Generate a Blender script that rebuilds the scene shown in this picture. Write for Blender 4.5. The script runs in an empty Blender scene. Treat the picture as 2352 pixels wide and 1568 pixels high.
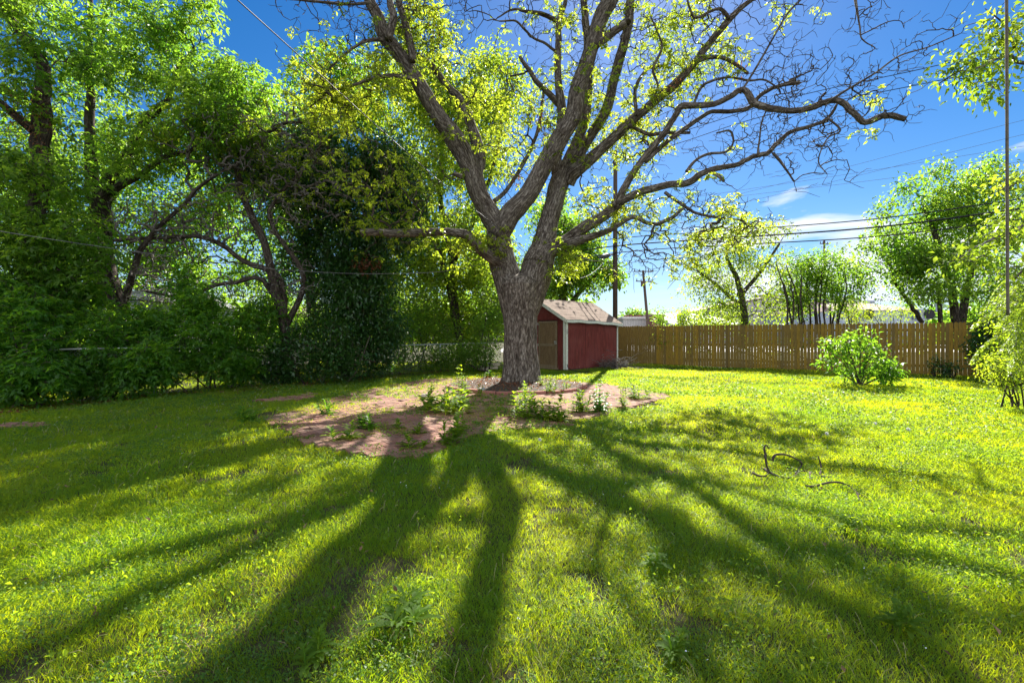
import bpy, math, random
import numpy as np
from mathutils import Vector
C = bpy.context.scene
R = math.radians
# ---------------------------------------------------------------- camera, sky, sun, exposure
F, HZ, CH = 1045.0, 769.0, 1.38          # focal length and horizon in a 2352 px wide picture, eye height
cam = bpy.data.objects.new('camera', bpy.data.cameras.new('camera')); C.collection.objects.link(cam)
cam.location = (0, 0, CH); cam.rotation_euler = (R(90), 0, 0)
cam.data.sensor_width = 36; cam.data.lens = F/2352*36; cam.data.shift_y = -15/2352
cam.data.clip_end = 3000; cam.data.clip_start = 0.05
C.camera = cam
SUN_AZ, SUN_EL = R(16.5), R(39)
S = Vector((math.sin(SUN_AZ)*math.cos(SUN_EL), math.cos(SUN_AZ)*math.cos(SUN_EL), math.sin(SUN_EL)))
sl = bpy.data.lights.new('sun', 'SUN'); sl.energy = 5.0; sl.angle = R(0.53); sl.color = (1, .95, .86)
so = bpy.data.objects.new('sun', sl); C.collection.objects.link(so)
so.rotation_euler = (-S).to_track_quat('-Z', 'Y').to_euler()
C.view_settings.view_transform = 'Standard'; C.view_settings.look = 'None'
C.view_settings.gamma = 1; C.view_settings.exposure = 1.72
C.cycles.max_bounces = 8; C.cycles.transmission_bounces = 6; C.cycles.diffuse_bounces = 4
C.cycles.use_denoising = True

def make_world():
    w = bpy.data.worlds.new('World'); C.world = w; w.use_nodes = True
    nt = w.node_tree; nt.nodes.clear()
    def N(t, **k):
        n = nt.nodes.new(t)
        for a, b in k.items(): setattr(n, a, b)
        return n
    def L(a, b): nt.links.new(a, b)
    def M(op, a, b=None, clamp=False):
        n = N('ShaderNodeMath', operation=op); n.use_clamp = clamp
        for i, v in enumerate((a, b)):
            if v is None: continue
            if isinstance(v, (int, float)): n.inputs[i].default_value = v
            else: L(v, n.inputs[i])
        return n.outputs[0]
    sky = N('ShaderNodeTexSky', sky_type='NISHITA', sun_disc=False, sun_elevation=SUN_EL, sun_rotation=SUN_AZ)
    sky.air_density = 1.0; sky.dust_density = 0.15; sky.ozone_density = 3.0; sky.altitude = 100
    hs = N('ShaderNodeHueSaturation'); hs.inputs['Saturation'].default_value = 1.38; hs.inputs['Hue'].default_value = .505; hs.inputs['Value'].default_value = .46
    L(sky.outputs[0], hs.inputs['Color'])
    tc = N('ShaderNodeTexCoord'); sep = N('ShaderNodeSeparateXYZ'); L(tc.outputs['Generated'], sep.inputs[0])
    x, y, z = sep.outputs
    mp = N('ShaderNodeMapping'); mp.inputs['Scale'].default_value = (1, 1, 3.4); L(tc.outputs['Generated'], mp.inputs[0])
    mp.inputs['Location'].default_value = (.35, .1, .02)
    n1 = N('ShaderNodeTexNoise'); n1.inputs['Scale'].default_value = 4.2; n1.inputs['Detail'].default_value = 8
    n1.inputs['Roughness'].default_value = .52; n1.inputs['Distortion'].default_value = .25
    L(mp.outputs[0], n1.inputs[0])
    # clouds only in a low band
    up = M('MULTIPLY', M('SUBTRACT', .44, z), 4.0, True)
    lo = M('MULTIPLY', M('ADD', z, .0), 16.0, True)
    band = M('MULTIPLY', up, lo)
    right = M('ADD', M('MULTIPLY', x, 1.1), .42, True)
    cov = M('SUBTRACT', n1.outputs[0], M('SUBTRACT', .86, M('MULTIPLY', M('MULTIPLY', band, right), .44)))
    cl = M('MULTIPLY', cov, 9.0, True)
    mp2 = N('ShaderNodeMapping'); mp2.inputs['Scale'].default_value = (1, 1, 13); L(tc.outputs['Generated'], mp2.inputs[0])
    n2 = N('ShaderNodeTexNoise'); n2.inputs['Scale'].default_value = 2.6; n2.inputs['Detail'].default_value = 6; L(mp2.outputs[0], n2.inputs[0])
    thin = M('MULTIPLY', M('MULTIPLY', M('SUBTRACT', n2.outputs[0], .40), 3.0, True), M('MULTIPLY', M('SUBTRACT', .24, z), 5.0, True))
    hz = M('MULTIPLY', M('POWER', M('SUBTRACT', 1.0, M('ABSOLUTE', z)), 30.0), .24)
    allc = M('MAXIMUM', cl, M('MULTIPLY', thin, .35), True)
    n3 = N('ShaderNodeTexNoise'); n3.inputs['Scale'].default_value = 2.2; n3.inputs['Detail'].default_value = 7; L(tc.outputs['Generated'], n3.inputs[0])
    back = M('MULTIPLY', M('MULTIPLY', M('SUBTRACT', n3.outputs[0], .40), 6.0, True), M('MULTIPLY', M('SUBTRACT', -.05, y), 4.0, True))   # bright unseen clouds added behind the viewer as fill light for the shaded sides
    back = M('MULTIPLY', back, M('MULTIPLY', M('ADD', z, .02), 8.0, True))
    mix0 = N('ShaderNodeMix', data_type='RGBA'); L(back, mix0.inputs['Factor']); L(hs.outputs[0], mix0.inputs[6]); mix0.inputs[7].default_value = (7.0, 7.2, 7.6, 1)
    mix = N('ShaderNodeMix', data_type='RGBA')
    L(allc, mix.inputs['Factor']); L(mix0.outputs[2], mix.inputs[6]); mix.inputs[7].default_value = (3.5, 3.8, 4.3, 1)
    bg = N('ShaderNodeBackground'); bg.inputs['Strength'].default_value = 0.09
    hf = M('MULTIPLY', M('POWER', M('SUBTRACT', 1.0, M('ABSOLUTE', z)), 11.0), .9)
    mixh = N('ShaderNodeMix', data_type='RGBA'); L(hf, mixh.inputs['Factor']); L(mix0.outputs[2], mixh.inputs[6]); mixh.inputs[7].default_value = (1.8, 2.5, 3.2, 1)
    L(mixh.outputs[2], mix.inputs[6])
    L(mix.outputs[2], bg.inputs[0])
    o = N('ShaderNodeOutputWorld'); L(bg.outputs[0], o.inputs[0])
make_world()

# ---------------------------------------------------------------- helpers
rg = np.random.default_rng(7); random.seed(7)
def at(px, py, d): return np.array([(px-1176)/F*d, d, CH+(HZ-py)/F*d])
def base(px, d, z=0.0): return np.array([(px-1176)/F*d, d, z])
def nrm(v):
    v = np.asarray(v, float); return v/np.maximum(np.linalg.norm(v, axis=-1, keepdims=True), 1e-9)
def hashn(i, j, k):
    h = (i*374761393 + j*668265263 + k*2147483647*3 + 1274126177) & 0xffffffff
    h = ((h ^ (h >> 13))*1274126177) & 0xffffffff
    return ((h ^ (h >> 16)) & 0xffffff)/float(0xffffff)
def noise(p):
    p = np.asarray(p, float); i = np.floor(p).astype(np.int64); f = p-i; f = f*f*(3-2*f); o = 0
    for a in (0, 1):
        for b in (0, 1):
            for c in (0, 1):
                w = (f[..., 0] if a else 1-f[..., 0])*(f[..., 1] if b else 1-f[..., 1])*(f[..., 2] if c else 1-f[..., 2])
                o = o+w*hashn(i[..., 0]+a, i[..., 1]+b, i[..., 2]+c)
    return o
def noise2(x, y, s, seed=0.): return noise(np.stack([np.asarray(x)*s+seed, np.asarray(y)*s-seed*1.7, np.zeros_like(np.asarray(x, float))+seed*.37], -1))
def gz(x, y):
    x = np.asarray(x, float); y = np.asarray(y, float)
    a = np.clip((np.hypot(x-.2, y-11)-3.5)/4, 0, 1)*np.clip((60-np.hypot(x, y))/30, 0, 1)
    return a*((noise2(x, y, .55, 3.1)-.5)*.09+(noise2(x, y, 1.7, 8.1)-.5)*.035)

class MB:
    def __init__(s): s.v = []; s.f = []; s.a = []; s.n = 0; s.bark = False; s.fs = []
    def add(s, v, f, a=None):
        v = np.asarray(v, float).reshape(-1, 3); f = np.asarray(f, np.int64)
        s.v.append(v); s.f.append(f+s.n); s.a.append(v if a is None else np.asarray(a, float)); s.n += len(v)
        return s
    def box(s, c, size, ax=None, a=None):
        c = np.asarray(c, float); h = np.asarray(size, float)/2
        q = np.array([(x, y, z) for z in (-1, 1) for y in (-1, 1) for x in (-1, 1)], float)*h
        if ax is not None: q = q@np.asarray(ax, float)
        return s.add(q+c, [[0, 2, 3, 1], [4, 5, 7, 6], [0, 1, 5, 4], [2, 6, 7, 3], [0, 4, 6, 2], [1, 3, 7, 5]])
    def tube(s, P, r, m=6, cap=True, rough=0.):
        P = np.asarray(P, float); n = len(P); r = np.broadcast_to(np.asarray(r, float), (n,))
        t = np.zeros_like(P); t[1:-1] = P[2:]-P[:-2]; t[0] = P[1]-P[0]; t[-1] = P[-1]-P[-2]; t = nrm(t)
        ref = np.eye(3)[np.argmin(np.abs(t.mean(0)))]
        u = nrm(np.cross(t, ref)); w = np.cross(t, u)
        ph = np.arange(m)*2*np.pi/m
        L = np.concatenate([[0], np.cumsum(np.linalg.norm(P[1:]-P[:-1], axis=1))])
        rr = np.repeat(r[:, None], m, 1)
        bark = np.stack([rr*np.cos(ph)[None], rr*np.sin(ph)[None], np.repeat(L[:, None], m, 1)], -1)+P[0]
        if rough:
            q = bark*np.array([9, 9, 2.2]); rr = rr*(1+rough*(noise(q)-.5)*2+rough*1.2*(noise(bark*1.7)-.5)*2)
        V = P[:, None]+rr[..., None]*(np.cos(ph)[None, :, None]*u[:, None]+np.sin(ph)[None, :, None]*w[:, None])
        i = np.arange(n-1)[:, None]*m; j = np.arange(m)[None]; k = (j+1) % m
        fq = np.stack([i+j, i+k, i+m+k, i+m+j], -1).reshape(-1, 4)
        s.add(V, fq, bark.reshape(-1, 3))
        if cap:
            o = s.n-n*m
            for idx, rev in ((0, True), (n-1, False)):
                ring = list(range(o+idx*m, o+idx*m+m))
                s.fs.append(ring[::-1] if rev else ring)
        return s
    def quads(s, V):   # V (n,4,3)
        n = len(V); return s.add(V.reshape(-1, 3), np.arange(n*4).reshape(n, 4))
    def mesh(s, name, mat, smooth=True):
        me = bpy.data.meshes.new(name)
        v = np.concatenate(s.v); a = np.concatenate(s.a)
        fl = [x.ravel() for x in s.f]; ls = [np.full(len(x), x.shape[1]) for x in s.f]
        for q in s.fs: fl.append(np.array(q)); ls.append(np.array([len(q)]))
        fl = np.concatenate(fl); ls = np.concatenate(ls)
        me.vertices.add(len(v)); me.vertices.foreach_set('co', v.ravel())
        me.loops.add(len(fl)); me.loops.foreach_set('vertex_index', fl.astype(np.int32))
        me.polygons.add(len(ls)); st = np.concatenate([[0], np.cumsum(ls)[:-1]])
        me.polygons.foreach_set('loop_start', st.astype(np.int32)); me.polygons.foreach_set('loop_total', ls.astype(np.int32))
        me.polygons.foreach_set('use_smooth', np.full(len(ls), smooth))
        at_ = me.attributes.new('bark', 'FLOAT_VECTOR', 'POINT'); at_.data.foreach_set('vector', a.ravel())
        me.update(calc_edges=True); me.validate()
        me.materials.append(mat); return me
    def build(s, name, mat, parent=None, smooth=True):
        o = bpy.data.objects.new(name, s.mesh(name, mat, smooth)); C.collection.objects.link(o)
        if parent: o.parent = parent
        return o
def tag(o, label=None, cat=None, group=None, kind=None):
    for k, v in (('label', label), ('category', cat), ('group', group), ('kind', kind)):
        if v: o[k] = v
    return o
def thing(name, label, cat, group=None, loc=(0, 0, 0), rz=0):
    o = bpy.data.objects.new(name, None); C.collection.objects.link(o); o.location = loc; o.rotation_euler = (0, 0, rz)
    return tag(o, label, cat, group)

# ---------------------------------------------------------------- materials
class Mat:
    def __init__(s, name):
        s.m = bpy.data.materials.new(name); s.m.use_nodes = True; s.nt = s.m.node_tree; s.nt.nodes.clear()
        s.out = s.N('ShaderNodeOutputMaterial')
    def N(s, t, **k):
        n = s.nt.nodes.new(t)
        for a, b in k.items(): setattr(n, a, b)
        return n
    def L(s, a, b): s.nt.links.new(a, b)
    def coord(s, kind='obj', scale=(1, 1, 1), rot=(0, 0, 0)):
        if kind == 'bark': o = s.N('ShaderNodeAttribute', attribute_name='bark').outputs['Vector']
        else: o = s.N('ShaderNodeTexCoord').outputs['Object']
        mp = s.N('ShaderNodeMapping'); mp.inputs['Scale'].default_value = scale; mp.inputs['Rotation'].default_value = rot; s.L(o, mp.inputs[0]); return mp.outputs[0]
    def noise(s, vec, scale=5, detail=4, rough=.55, dist=0):
        n = s.N('ShaderNodeTexNoise'); s.L(vec, n.inputs[0])
        for k, v in (('Scale', scale), ('Detail', detail), ('Roughness', rough), ('Distortion', dist)): n.inputs[k].default_value = v
        return n.outputs[0]
    def ramp(s, fac, stops):
        n = s.N('ShaderNodeValToRGB'); s.L(fac, n.inputs[0]); e = n.color_ramp.elements
        while len(e) < len(stops): e.new(.5)
        for el, (p, c) in zip(e, stops):
            el.position = p; el.color = (c[0], c[1], c[2], 1) if isinstance(c, tuple) else (c, c, c, 1)
        return n.outputs[0]
    def mix(s, fac, a, b, mode='MIX'):
        n = s.N('ShaderNodeMix', data_type='RGBA', blend_type=mode)
        for sock, v in ((n.inputs[0], fac), (n.inputs[6], a), (n.inputs[7], b)):
            if isinstance(v, (int, float)): sock.default_value = v
            elif isinstance(v, tuple): sock.default_value = (*v, 1)
            else: s.L(v, sock)
        return n.outputs[2]
    def surf(s, col, rough=.8, bump=None, bs=.3, bd=.02, metal=0, spec=.3):
        p = s.N('ShaderNodeBsdfPrincipled'); p.inputs['Roughness'].default_value = rough
        p.inputs['Metallic'].default_value = metal; p.inputs['Specular IOR Level'].default_value = spec
        if isinstance(col, tuple): p.inputs['Base Color'].default_value = (*col, 1)
        else: s.L(col, p.inputs['Base Color'])
        if bump is not None:
            b = s.N('ShaderNodeBump'); b.inputs['Strength'].default_value = bs; b.inputs['Distance'].default_value = bd
            s.L(bump, b.inputs['Height']); s.L(b.outputs[0], p.inputs['Normal'])
        s.L(p.outputs[0], s.out.inputs[0]); return s.m
def leafmat(name, c1, c2, t1, t2, trans=.5, rough=.45, spec=.35, big=.6):
    m = Mat(name); geo = m.N('ShaderNodeNewGeometry')
    n = m.noise(m.coord(), big, 3)
    f = m.N('ShaderNodeMath', operation='MULTIPLY_ADD'); m.L(geo.outputs['Random Per Island'], f.inputs[0]); f.inputs[1].default_value = .6
    g = m.N('ShaderNodeMath', operation='MULTIPLY_ADD'); m.L(n, g.inputs[0]); g.inputs[1].default_value = 1.6; g.inputs[2].default_value = -.6
    m.L(g.outputs[0], f.inputs[2]); f.use_clamp = True
    col = m.mix(f.outputs[0], c1, c2); tr = m.mix(f.outputs[0], t1, t2)
    p = m.N('ShaderNodeBsdfPrincipled'); p.inputs['Roughness'].default_value = rough; p.inputs['Specular IOR Level'].default_value = spec
    m.L(col, p.inputs['Base Color'])
    t = m.N('ShaderNodeBsdfTranslucent'); m.L(tr, t.inputs[0])
    mx = m.N('ShaderNodeMixShader'); mx.inputs[0].default_value = trans; m.L(p.outputs[0], mx.inputs[1]); m.L(t.outputs[0], mx.inputs[2])
    m.L(mx.outputs[0], m.out.inputs[0]); return m.m
def barkmat(name, dark, mid, light, sc=1., bs=.9, lf=.6):
    m = Mat(name); v = m.coord('bark', (13*sc, 13*sc, 2.6*sc)); n = m.noise(v, 1.6, 6, .62, .4)
    n2 = m.noise(m.coord('bark', (1, 1, .6)), 2.2, 4)
    v3 = m.coord('bark', (30*sc, 30*sc, 9*sc)); n3 = m.noise(v3, 1.3, 3)
    c = m.ramp(n, [(.36, dark), (.5, mid), (.66, light)])
    c = m.mix(m.ramp(n2, [(.35, 0.0), (.7, lf)]), c, light)
    c = m.mix(m.ramp(n3, [(.4, .75), (.6, 0.0)]), c, dark)
    return m.surf(c, .92, n, bs, .035, spec=.1)
MT = {}
MT['bark'] = barkmat('bark_pecan', (.028, .02, .015), (.125, .10, .078), (.33, .29, .245), 1., lf=.35)
MT['bark2'] = barkmat('bark_dark', (.02, .015, .012), (.07, .055, .042), (.17, .145, .12), 1., lf=.3)
MT['bark3'] = barkmat('bark_grey', (.05, .04, .035), (.16, .14, .12), (.34, .31, .28), 1.3, lf=.4)
MT['twig'] = barkmat('twig_bark', (.03, .022, .018), (.085, .066, .05), (.16, .135, .11), 2., .3, .3)
MT['dry_twig'] = barkmat('dry_twig_bark', (.07, .06, .052), (.17, .15, .13), (.30, .28, .25), 2., .3, .3)
MT['leaf_pecan'] = leafmat('leaf_pecan', (.08, .15, .014), (.13, .19, .02), (.34, .50, .02), (.62, .68, .04), .62)
MT['leaf_yell'] = leafmat('leaf_elm', (.07, .14, .015), (.12, .2, .02), (.32, .52, .02), (.55, .66, .04), .58)
MT['leaf_mid'] = leafmat('leaf_mid_green', (.055, .13, .016), (.10, .18, .025), (.18, .44, .02), (.44, .62, .04), .58)
MT['leaf_dark'] = leafmat('leaf_dark_gloss', (.018, .06, .014), (.035, .10, .018), (.06, .2, .015), (.18, .36, .02), .33, .3, .5)
MT['leaf_hedge'] = leafmat('leaf_hedge', (.035, .11, .015), (.065, .165, .02), (.17, .46, .02), (.38, .62, .03), .56, .4)
MT['leaf_brown'] = leafmat('leaf_brown', (.10, .035, .015), (.2, .075, .03), (.25, .08, .02), (.35, .14, .04), .35)
MT['leaf_weed'] = leafmat('leaf_weed', (.06, .13, .02), (.11, .19, .03), (.34, .56, .015), (.60, .68, .03), .6, .62, .18)
MT['grass'] = leafmat('grass_blades', (.04, .14, .02), (.10, .19, .022), (.33, .56, .006), (.78, .78, .01), .6, .5, .22, .45)
MT['clover'] = leafmat('ground_cover', (.05, .13, .02), (.09, .17, .03), (.22, .42, .02), (.4, .52, .05), .5, .5, .3, .8)
MT['straw'] = Mat('straw').surf((.42, .34, .18), .7)

def ground_mat():
    m = Mat('ground'); v = m.coord(); n = m.noise(v, .9, 5, .6); n2 = m.noise(v, 14, 4)
    c = m.ramp(n, [(.35, (.06, .08, .02)), (.5, (.07, .065, .03)), (.66, (.12, .09, .05))])
    c = m.mix(m.ramp(n2, [(.35, .7), (.65, 0.0)]), c, (.03, .03, .014))
    return m.surf(c, .95, n2, .6, .03, spec=.1)
def simple(name, col, rough=.7, sc=6, var=.35, bs=.2, metal=0, spec=.3, stretch=(1, 1, 1)):
    m = Mat(name); v = m.coord('obj', stretch); n = m.noise(v, sc, 5, .6)
    d = tuple(x*(1-var) for x in col); l = tuple(min(1, x*(1+var)) for x in col)
    return m.surf(m.ramp(n, [(.3, d), (.7, l)]), rough, n, bs, .01, metal, spec)

# ---------------------------------------------------------------- ground
def spaced():
    a = np.linspace(-24, 24, 161); b = np.geomspace(25, 900, 22); return np.concatenate([-b[::-1], a, b])
xs = spaced(); ys = spaced()+12
gx, gy = np.meshgrid(xs, ys, indexing='xy'); n = len(xs)
V = np.stack([gx, gy, gz(gx, gy)-.012], -1).reshape(-1, 3)
i, j = np.meshgrid(np.arange(n-1), np.arange(n-1), indexing='xy'); k = (j*n+i).ravel()
g = MB().add(V, np.stack([k, k+1, k+n+1, k+n], -1)).build('ground', ground_mat())
tag(g, kind='structure')
# pale concrete lot beyond the fence, seen through the gaps
lotm = simple('lot_concrete', (.50, .48, .45), .9, .8, .15, .1)
lot = MB().add([(-1, 37, .0), (75, 37, .0), (75, 62, .0), (-1, 62, .0)], [[0, 1, 2, 3]]).build('pavement', lotm); tag(lot, kind='structure')

# ---------------------------------------------------------------- brick patio (herringbone, one paved sheet)
def inpoly(x, y, P):
    P = np.asarray(P); r = np.zeros(np.shape(x), bool); j = len(P)-1
    for i in range(len(P)):
        c = ((P[i, 1] > y) != (P[j, 1] > y)) & (x < (P[j, 0]-P[i, 0])*(y-P[i, 1])/(P[j, 1]-P[i, 1]+1e-12)+P[i, 0]); r ^= c; j = i
    return r
def gpx(px, py):
    d = CH*F/(py-HZ); return ((px-1176)/F*d, d)
PATIO = [gpx(*q) for q in ((650, 990), (700, 1012), (800, 1035), (915, 1058), (1010, 1040), (1085, 998), (1180, 985), (1300, 978), (1400, 948), (1545, 909), (1400, 884), (1290, 876),
                           (1150, 868), (1010, 868), (900, 884), (800, 905), (720, 930), (610, 962))]
PATH = [gpx(*q) for q in ((-160, 975), (120, 962), (300, 950), (480, 930), (650, 912), (830, 888), (830, 898), (660, 926), (480, 945), (300, 962), (120, 978), (-160, 992))]
RING_C = np.array([.12, 12.25]); RING_R = 1.85
def bricks():
    L_, W_ = .203, .098; a = R(38); ca, sa = math.cos(a), math.sin(a)
    mb = MB(); cols = []
    fs = []; vs = []; cs = []
    for i in range(-90, 90):
        for j in range(-90, 90):
            # herringbone of 2x1 bricks on a unit grid
            r = (i-j) % 4
            if r == 0: ox, oy, lx, ly = i+1, j+.5, 2, 1
            elif r == 3: ox, oy, lx, ly = i+.5, j+1, 1, 2      # vertical
            else: continue
            ux, uy = ox*.1015, oy*.1015
            x = ca*ux-sa*uy; y = sa*ux+ca*uy+10.8
            inside = inpoly(np.array(x), np.array(y), PATIO) or inpoly(np.array(x), np.array(y), PATH)
            if not inside or (not inpoly(np.array(x), np.array(y), PATIO) and noise2(x, y, .8, 13.) < .60) or np.hypot(x-RING_C[0], y-RING_C[1]) < RING_R-.1: continue
            if hashn(np.int64(i+500), np.int64(j+500), np.int64(3)) > .975: continue
            hx, hy = lx*.1015/2-.0025, ly*.1015/2-.0025
            z = .012+.006*float(hashn(np.int64(i+99), np.int64(j+99), np.int64(8)))+.012*float(noise2(x, y, 1.3, 4.))
            tilt = (float(hashn(np.int64(i+9), np.int64(j+99), np.int64(1)))-.5)*.03
            b = .004
            q = []
            for (zz, e) in ((-.03, 0), (z-.003, 0), (z, b)):
                for sx, sy in ((-1, -1), (1, -1), (1, 1), (-1, 1)):
                    dx, dy = sx*(hx-e), sy*(hy-e); q.append((x+ca*dx-sa*dy, y+sa*dx+ca*dy, zz+tilt*dx*2))
            o = len(vs); vs += q; cs += [float(hashn(np.int64(i+77), np.int64(j+55), np.int64(2)))]*12
            for k in (0, 4):
                for e in range(4): fs.append((o+k+e, o+k+(e+1) % 4, o+k+4+(e+1) % 4, o+k+4+e))
            fs.append((o+8, o+9, o+10, o+11))
    a_ = np.array(cs); A = np.stack([a_, a_, a_], -1)
    mb.add(np.array(vs), np.array(fs), A)
    m = Mat('patio_brick'); at_ = m.N('ShaderNodeAttribute', attribute_name='bark'); n = m.noise(m.coord(), 9, 5, .65); n2 = m.noise(m.coord(), 1.1, 4)
    c = m.ramp(at_.outputs['Fac'], [(0, (.12, .045, .03)), (.5, (.20, .08, .053)), (1, (.29, .14, .10))])
    c = m.mix(m.ramp(n, [(.4, .0), (.75, .5)]), c, (.28, .20, .15)); c = m.mix(m.ramp(n2, [(.46, 0.0), (.66, .5)]), c, (.20, .15, .10))
    o = mb.build('brick_paving', m.surf(c, .9, n, .5, .01), smooth=False); tag(o, kind='structure')
bricks()
# sandy bed the bricks lie in
sm = simple('sand_bed', (.17, .13, .09), .95, 12, .4, .5)
for nm, PP in (('patio', PATIO),):
    b = MB(); P = np.array(PP); P = P.mean(0)+(P-P.mean(0))*.97; V = np.column_stack([P, np.full(len(P), -.004)]); b.v.append(V); b.a.append(V); b.n = len(V); b.f.append(np.zeros((0, 4), int)); b.fs.append(list(range(len(V)))[::-1])
    tag(b.build(nm, sm), kind='structure')

# ---------------------------------------------------------------- tree machinery
def leaf_quads(pos, d, size, aspect, seed, fold=.18, bend=.25):
    r = np.random.default_rng(seed); n = len(pos); d = nrm(d)
    up = nrm(r.normal(size=(n, 3))*.55+np.array([0, 0, 1.])); s = nrm(np.cross(d, up)); up = np.cross(s, d)
    L = (size*(.45+.95*r.random(n)**1.2))[:, None]; W = L*aspect*(.8+.4*r.random(n))[:, None]
    b = pos; t = pos+d*L-up*L*bend; m = pos+d*L*.45
    return np.stack([b, m+s*W*.5+up*L*fold*.5, t, m-s*W*.5+up*L*fold*.5], 1)
def simple_leaves(tips, n, spread, size, aspect, seed, droop=.4):
    r = np.random.default_rng(seed); c = np.repeat(tips, n, 0)
    off = r.normal(size=c.shape)*spread; p = c+off
    d = nrm(off)*.7+r.normal(size=c.shape)*.6+np.array([0, 0, -droop])
    return leaf_quads(p, d, size, aspect, seed+1)
def compound_leaves(tips, n, rach, size, aspect, pairs, seed, droop=.55):
    r = np.random.default_rng(seed); c = np.repeat(tips, n, 0)+r.normal(size=(len(tips)*n, 3))*rach*.14
    d = nrm(r.normal(size=c.shape)*np.array([1, 1, .5])+np.array([0, 0, .1])); out = []
    side = nrm(np.cross(d, np.array([0, 0, 1.])+r.normal(size=c.shape)*.3)); rl = rach*(.6+.6*r.random(len(c)))[:, None]
    for k in range(pairs):
        t = (k+1.2)/(pairs+.2); p = c+d*rl*t-np.array([0, 0, 1.])*rl*droop*t*t
        for sgn in (-1, 1):
            q = nrm(d*.75+side*sgn*.75+np.array([0, 0, -.25-droop*t*.5])+r.normal(size=c.shape)*.18)
            out.append(leaf_quads(p, q, size, aspect, seed+k*2+sgn+5))
    out.append(leaf_quads(c+d*rl-np.array([0, 0, 1.])*rl*droop, nrm(d+np.array([0, 0, -.6])), size, aspect, seed+99))
    return np.concatenate(out)
def grow(sk, att, seed, wob=.12, sub=3, up=.15, tb_=.16):
    """sk: list of (pts) main skeleton; returns nodes, parents, n_main and tip indices"""
    r = np.random.default_rng(seed)
    pos = [p for P in sk for p in P]; par = []; o = 0
    for P in sk:
        par += [-1]+list(range(o, o+len(P)-1)); o += len(P)
    nm = len(pos); cap = nm+len(att)*sub+8
    A = np.zeros((cap, 3)); A[:nm] = pos; pr = np.full(cap, -1); pr[:nm] = par; n = nm
    D = np.min(np.linalg.norm(att[:, None]-A[None, :nm], axis=2), axis=1); tips = []
    for q in np.argsort(D+r.random(len(D))*.3):
        t = att[q]; dv = t-A[:n]; dist = np.linalg.norm(dv, axis=1)
        dist = dist+np.clip(A[:n, 2]-t[2], 0, 9)*.35
        b = int(np.argmin(dist)); s0 = A[b]; v = t-s0; Lv = np.linalg.norm(v)
        if Lv < 1e-3: continue
        prev = pr[b]; tb = nrm(s0-A[prev]) if prev >= 0 else nrm(v)
        last = b
        for k in range(1, sub+1):
            f = k/sub; p = s0+v*f+tb*Lv*tb_*math.sin(math.pi*f)+np.array([0, 0, up])*Lv*math.sin(math.pi*f)
            if k < sub: p = p+r.normal(size=3)*wob*Lv*.5
            A[n] = p; pr[n] = last; last = n; n += 1
        tips.append(last)
    return A[:n], pr[:n], nm, np.array(tips, int)
def twig_tubes(mb, A, pr, nm, rtip, rmax, m=4, expo=.42):
    n = len(A); cnt = np.zeros(n); has = np.zeros(n, bool); has[pr[pr >= 0]] = True; cnt[~has] = 1
    for i in range(n-1, nm-1, -1):
        if pr[i] >= 0: cnt[pr[i]] += cnt[i]
    rad = np.minimum(rtip*cnt**expo, rmax); kids = {}
    for i in range(nm, n): kids.setdefault(pr[i], []).append(i)
    for i in range(n-1): pass
    starts = [(p, c) for p, cs in kids.items() for ci, c in enumerate(sorted(cs, key=lambda z: -cnt[z])) if p < nm or ci > 0]
    for p, c in starts:
        ch = [p, c]
        while ch[-1] in kids: ch.append(max(kids[ch[-1]], key=lambda z: cnt[z]))
        rr = rad[ch].copy(); rr[0] = rr[1]*1.1; rr[-1] = rtip*.5
        P = A[ch]
        mb.tube(P, rr, 6 if rr[1] > .02 else m, cap=False)
def smooth_path(P, per=5):
    P = np.asarray(P, float); n = len(P); Q = np.vstack([2*P[0]-P[1], P, 2*P[-1]-P[-2]]); out = []
    for i in range(n-1):
        p0, p1, p2, p3 = Q[i:i+4]
        for t in np.arange(per)/per:
            out.append(.5*((2*p1)+(-p0+p2)*t+(2*p0-5*p1+4*p2-p3)*t*t+(-p0+3*p1-3*p2+p3)*t**3))
    out.append(P[-1]); return np.array(out)
def ell(c, rad, n, seed, shell=.55, gap=0., gs=1.2):
    """points in an ellipsoid, biased to its shell, with noisy gaps"""
    r = np.random.default_rng(seed); m = int(n*4)+20
    d = nrm(r.normal(size=(m, 3))); q = (shell+(1-shell)*r.random(m)**.7)**1.; q = np.where(r.random(m) < .3, r.random(m)**.5, q)
    lump = .72+.5*noise(d*2.3+seed*1.37)
    p = np.asarray(c)+d*(q*lump)[:, None]*np.asarray(rad)
    if gap: p = p[noise(p*gs+seed*3.1) > gap]
    return p[p[:, 2] > .08][:n]

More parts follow.
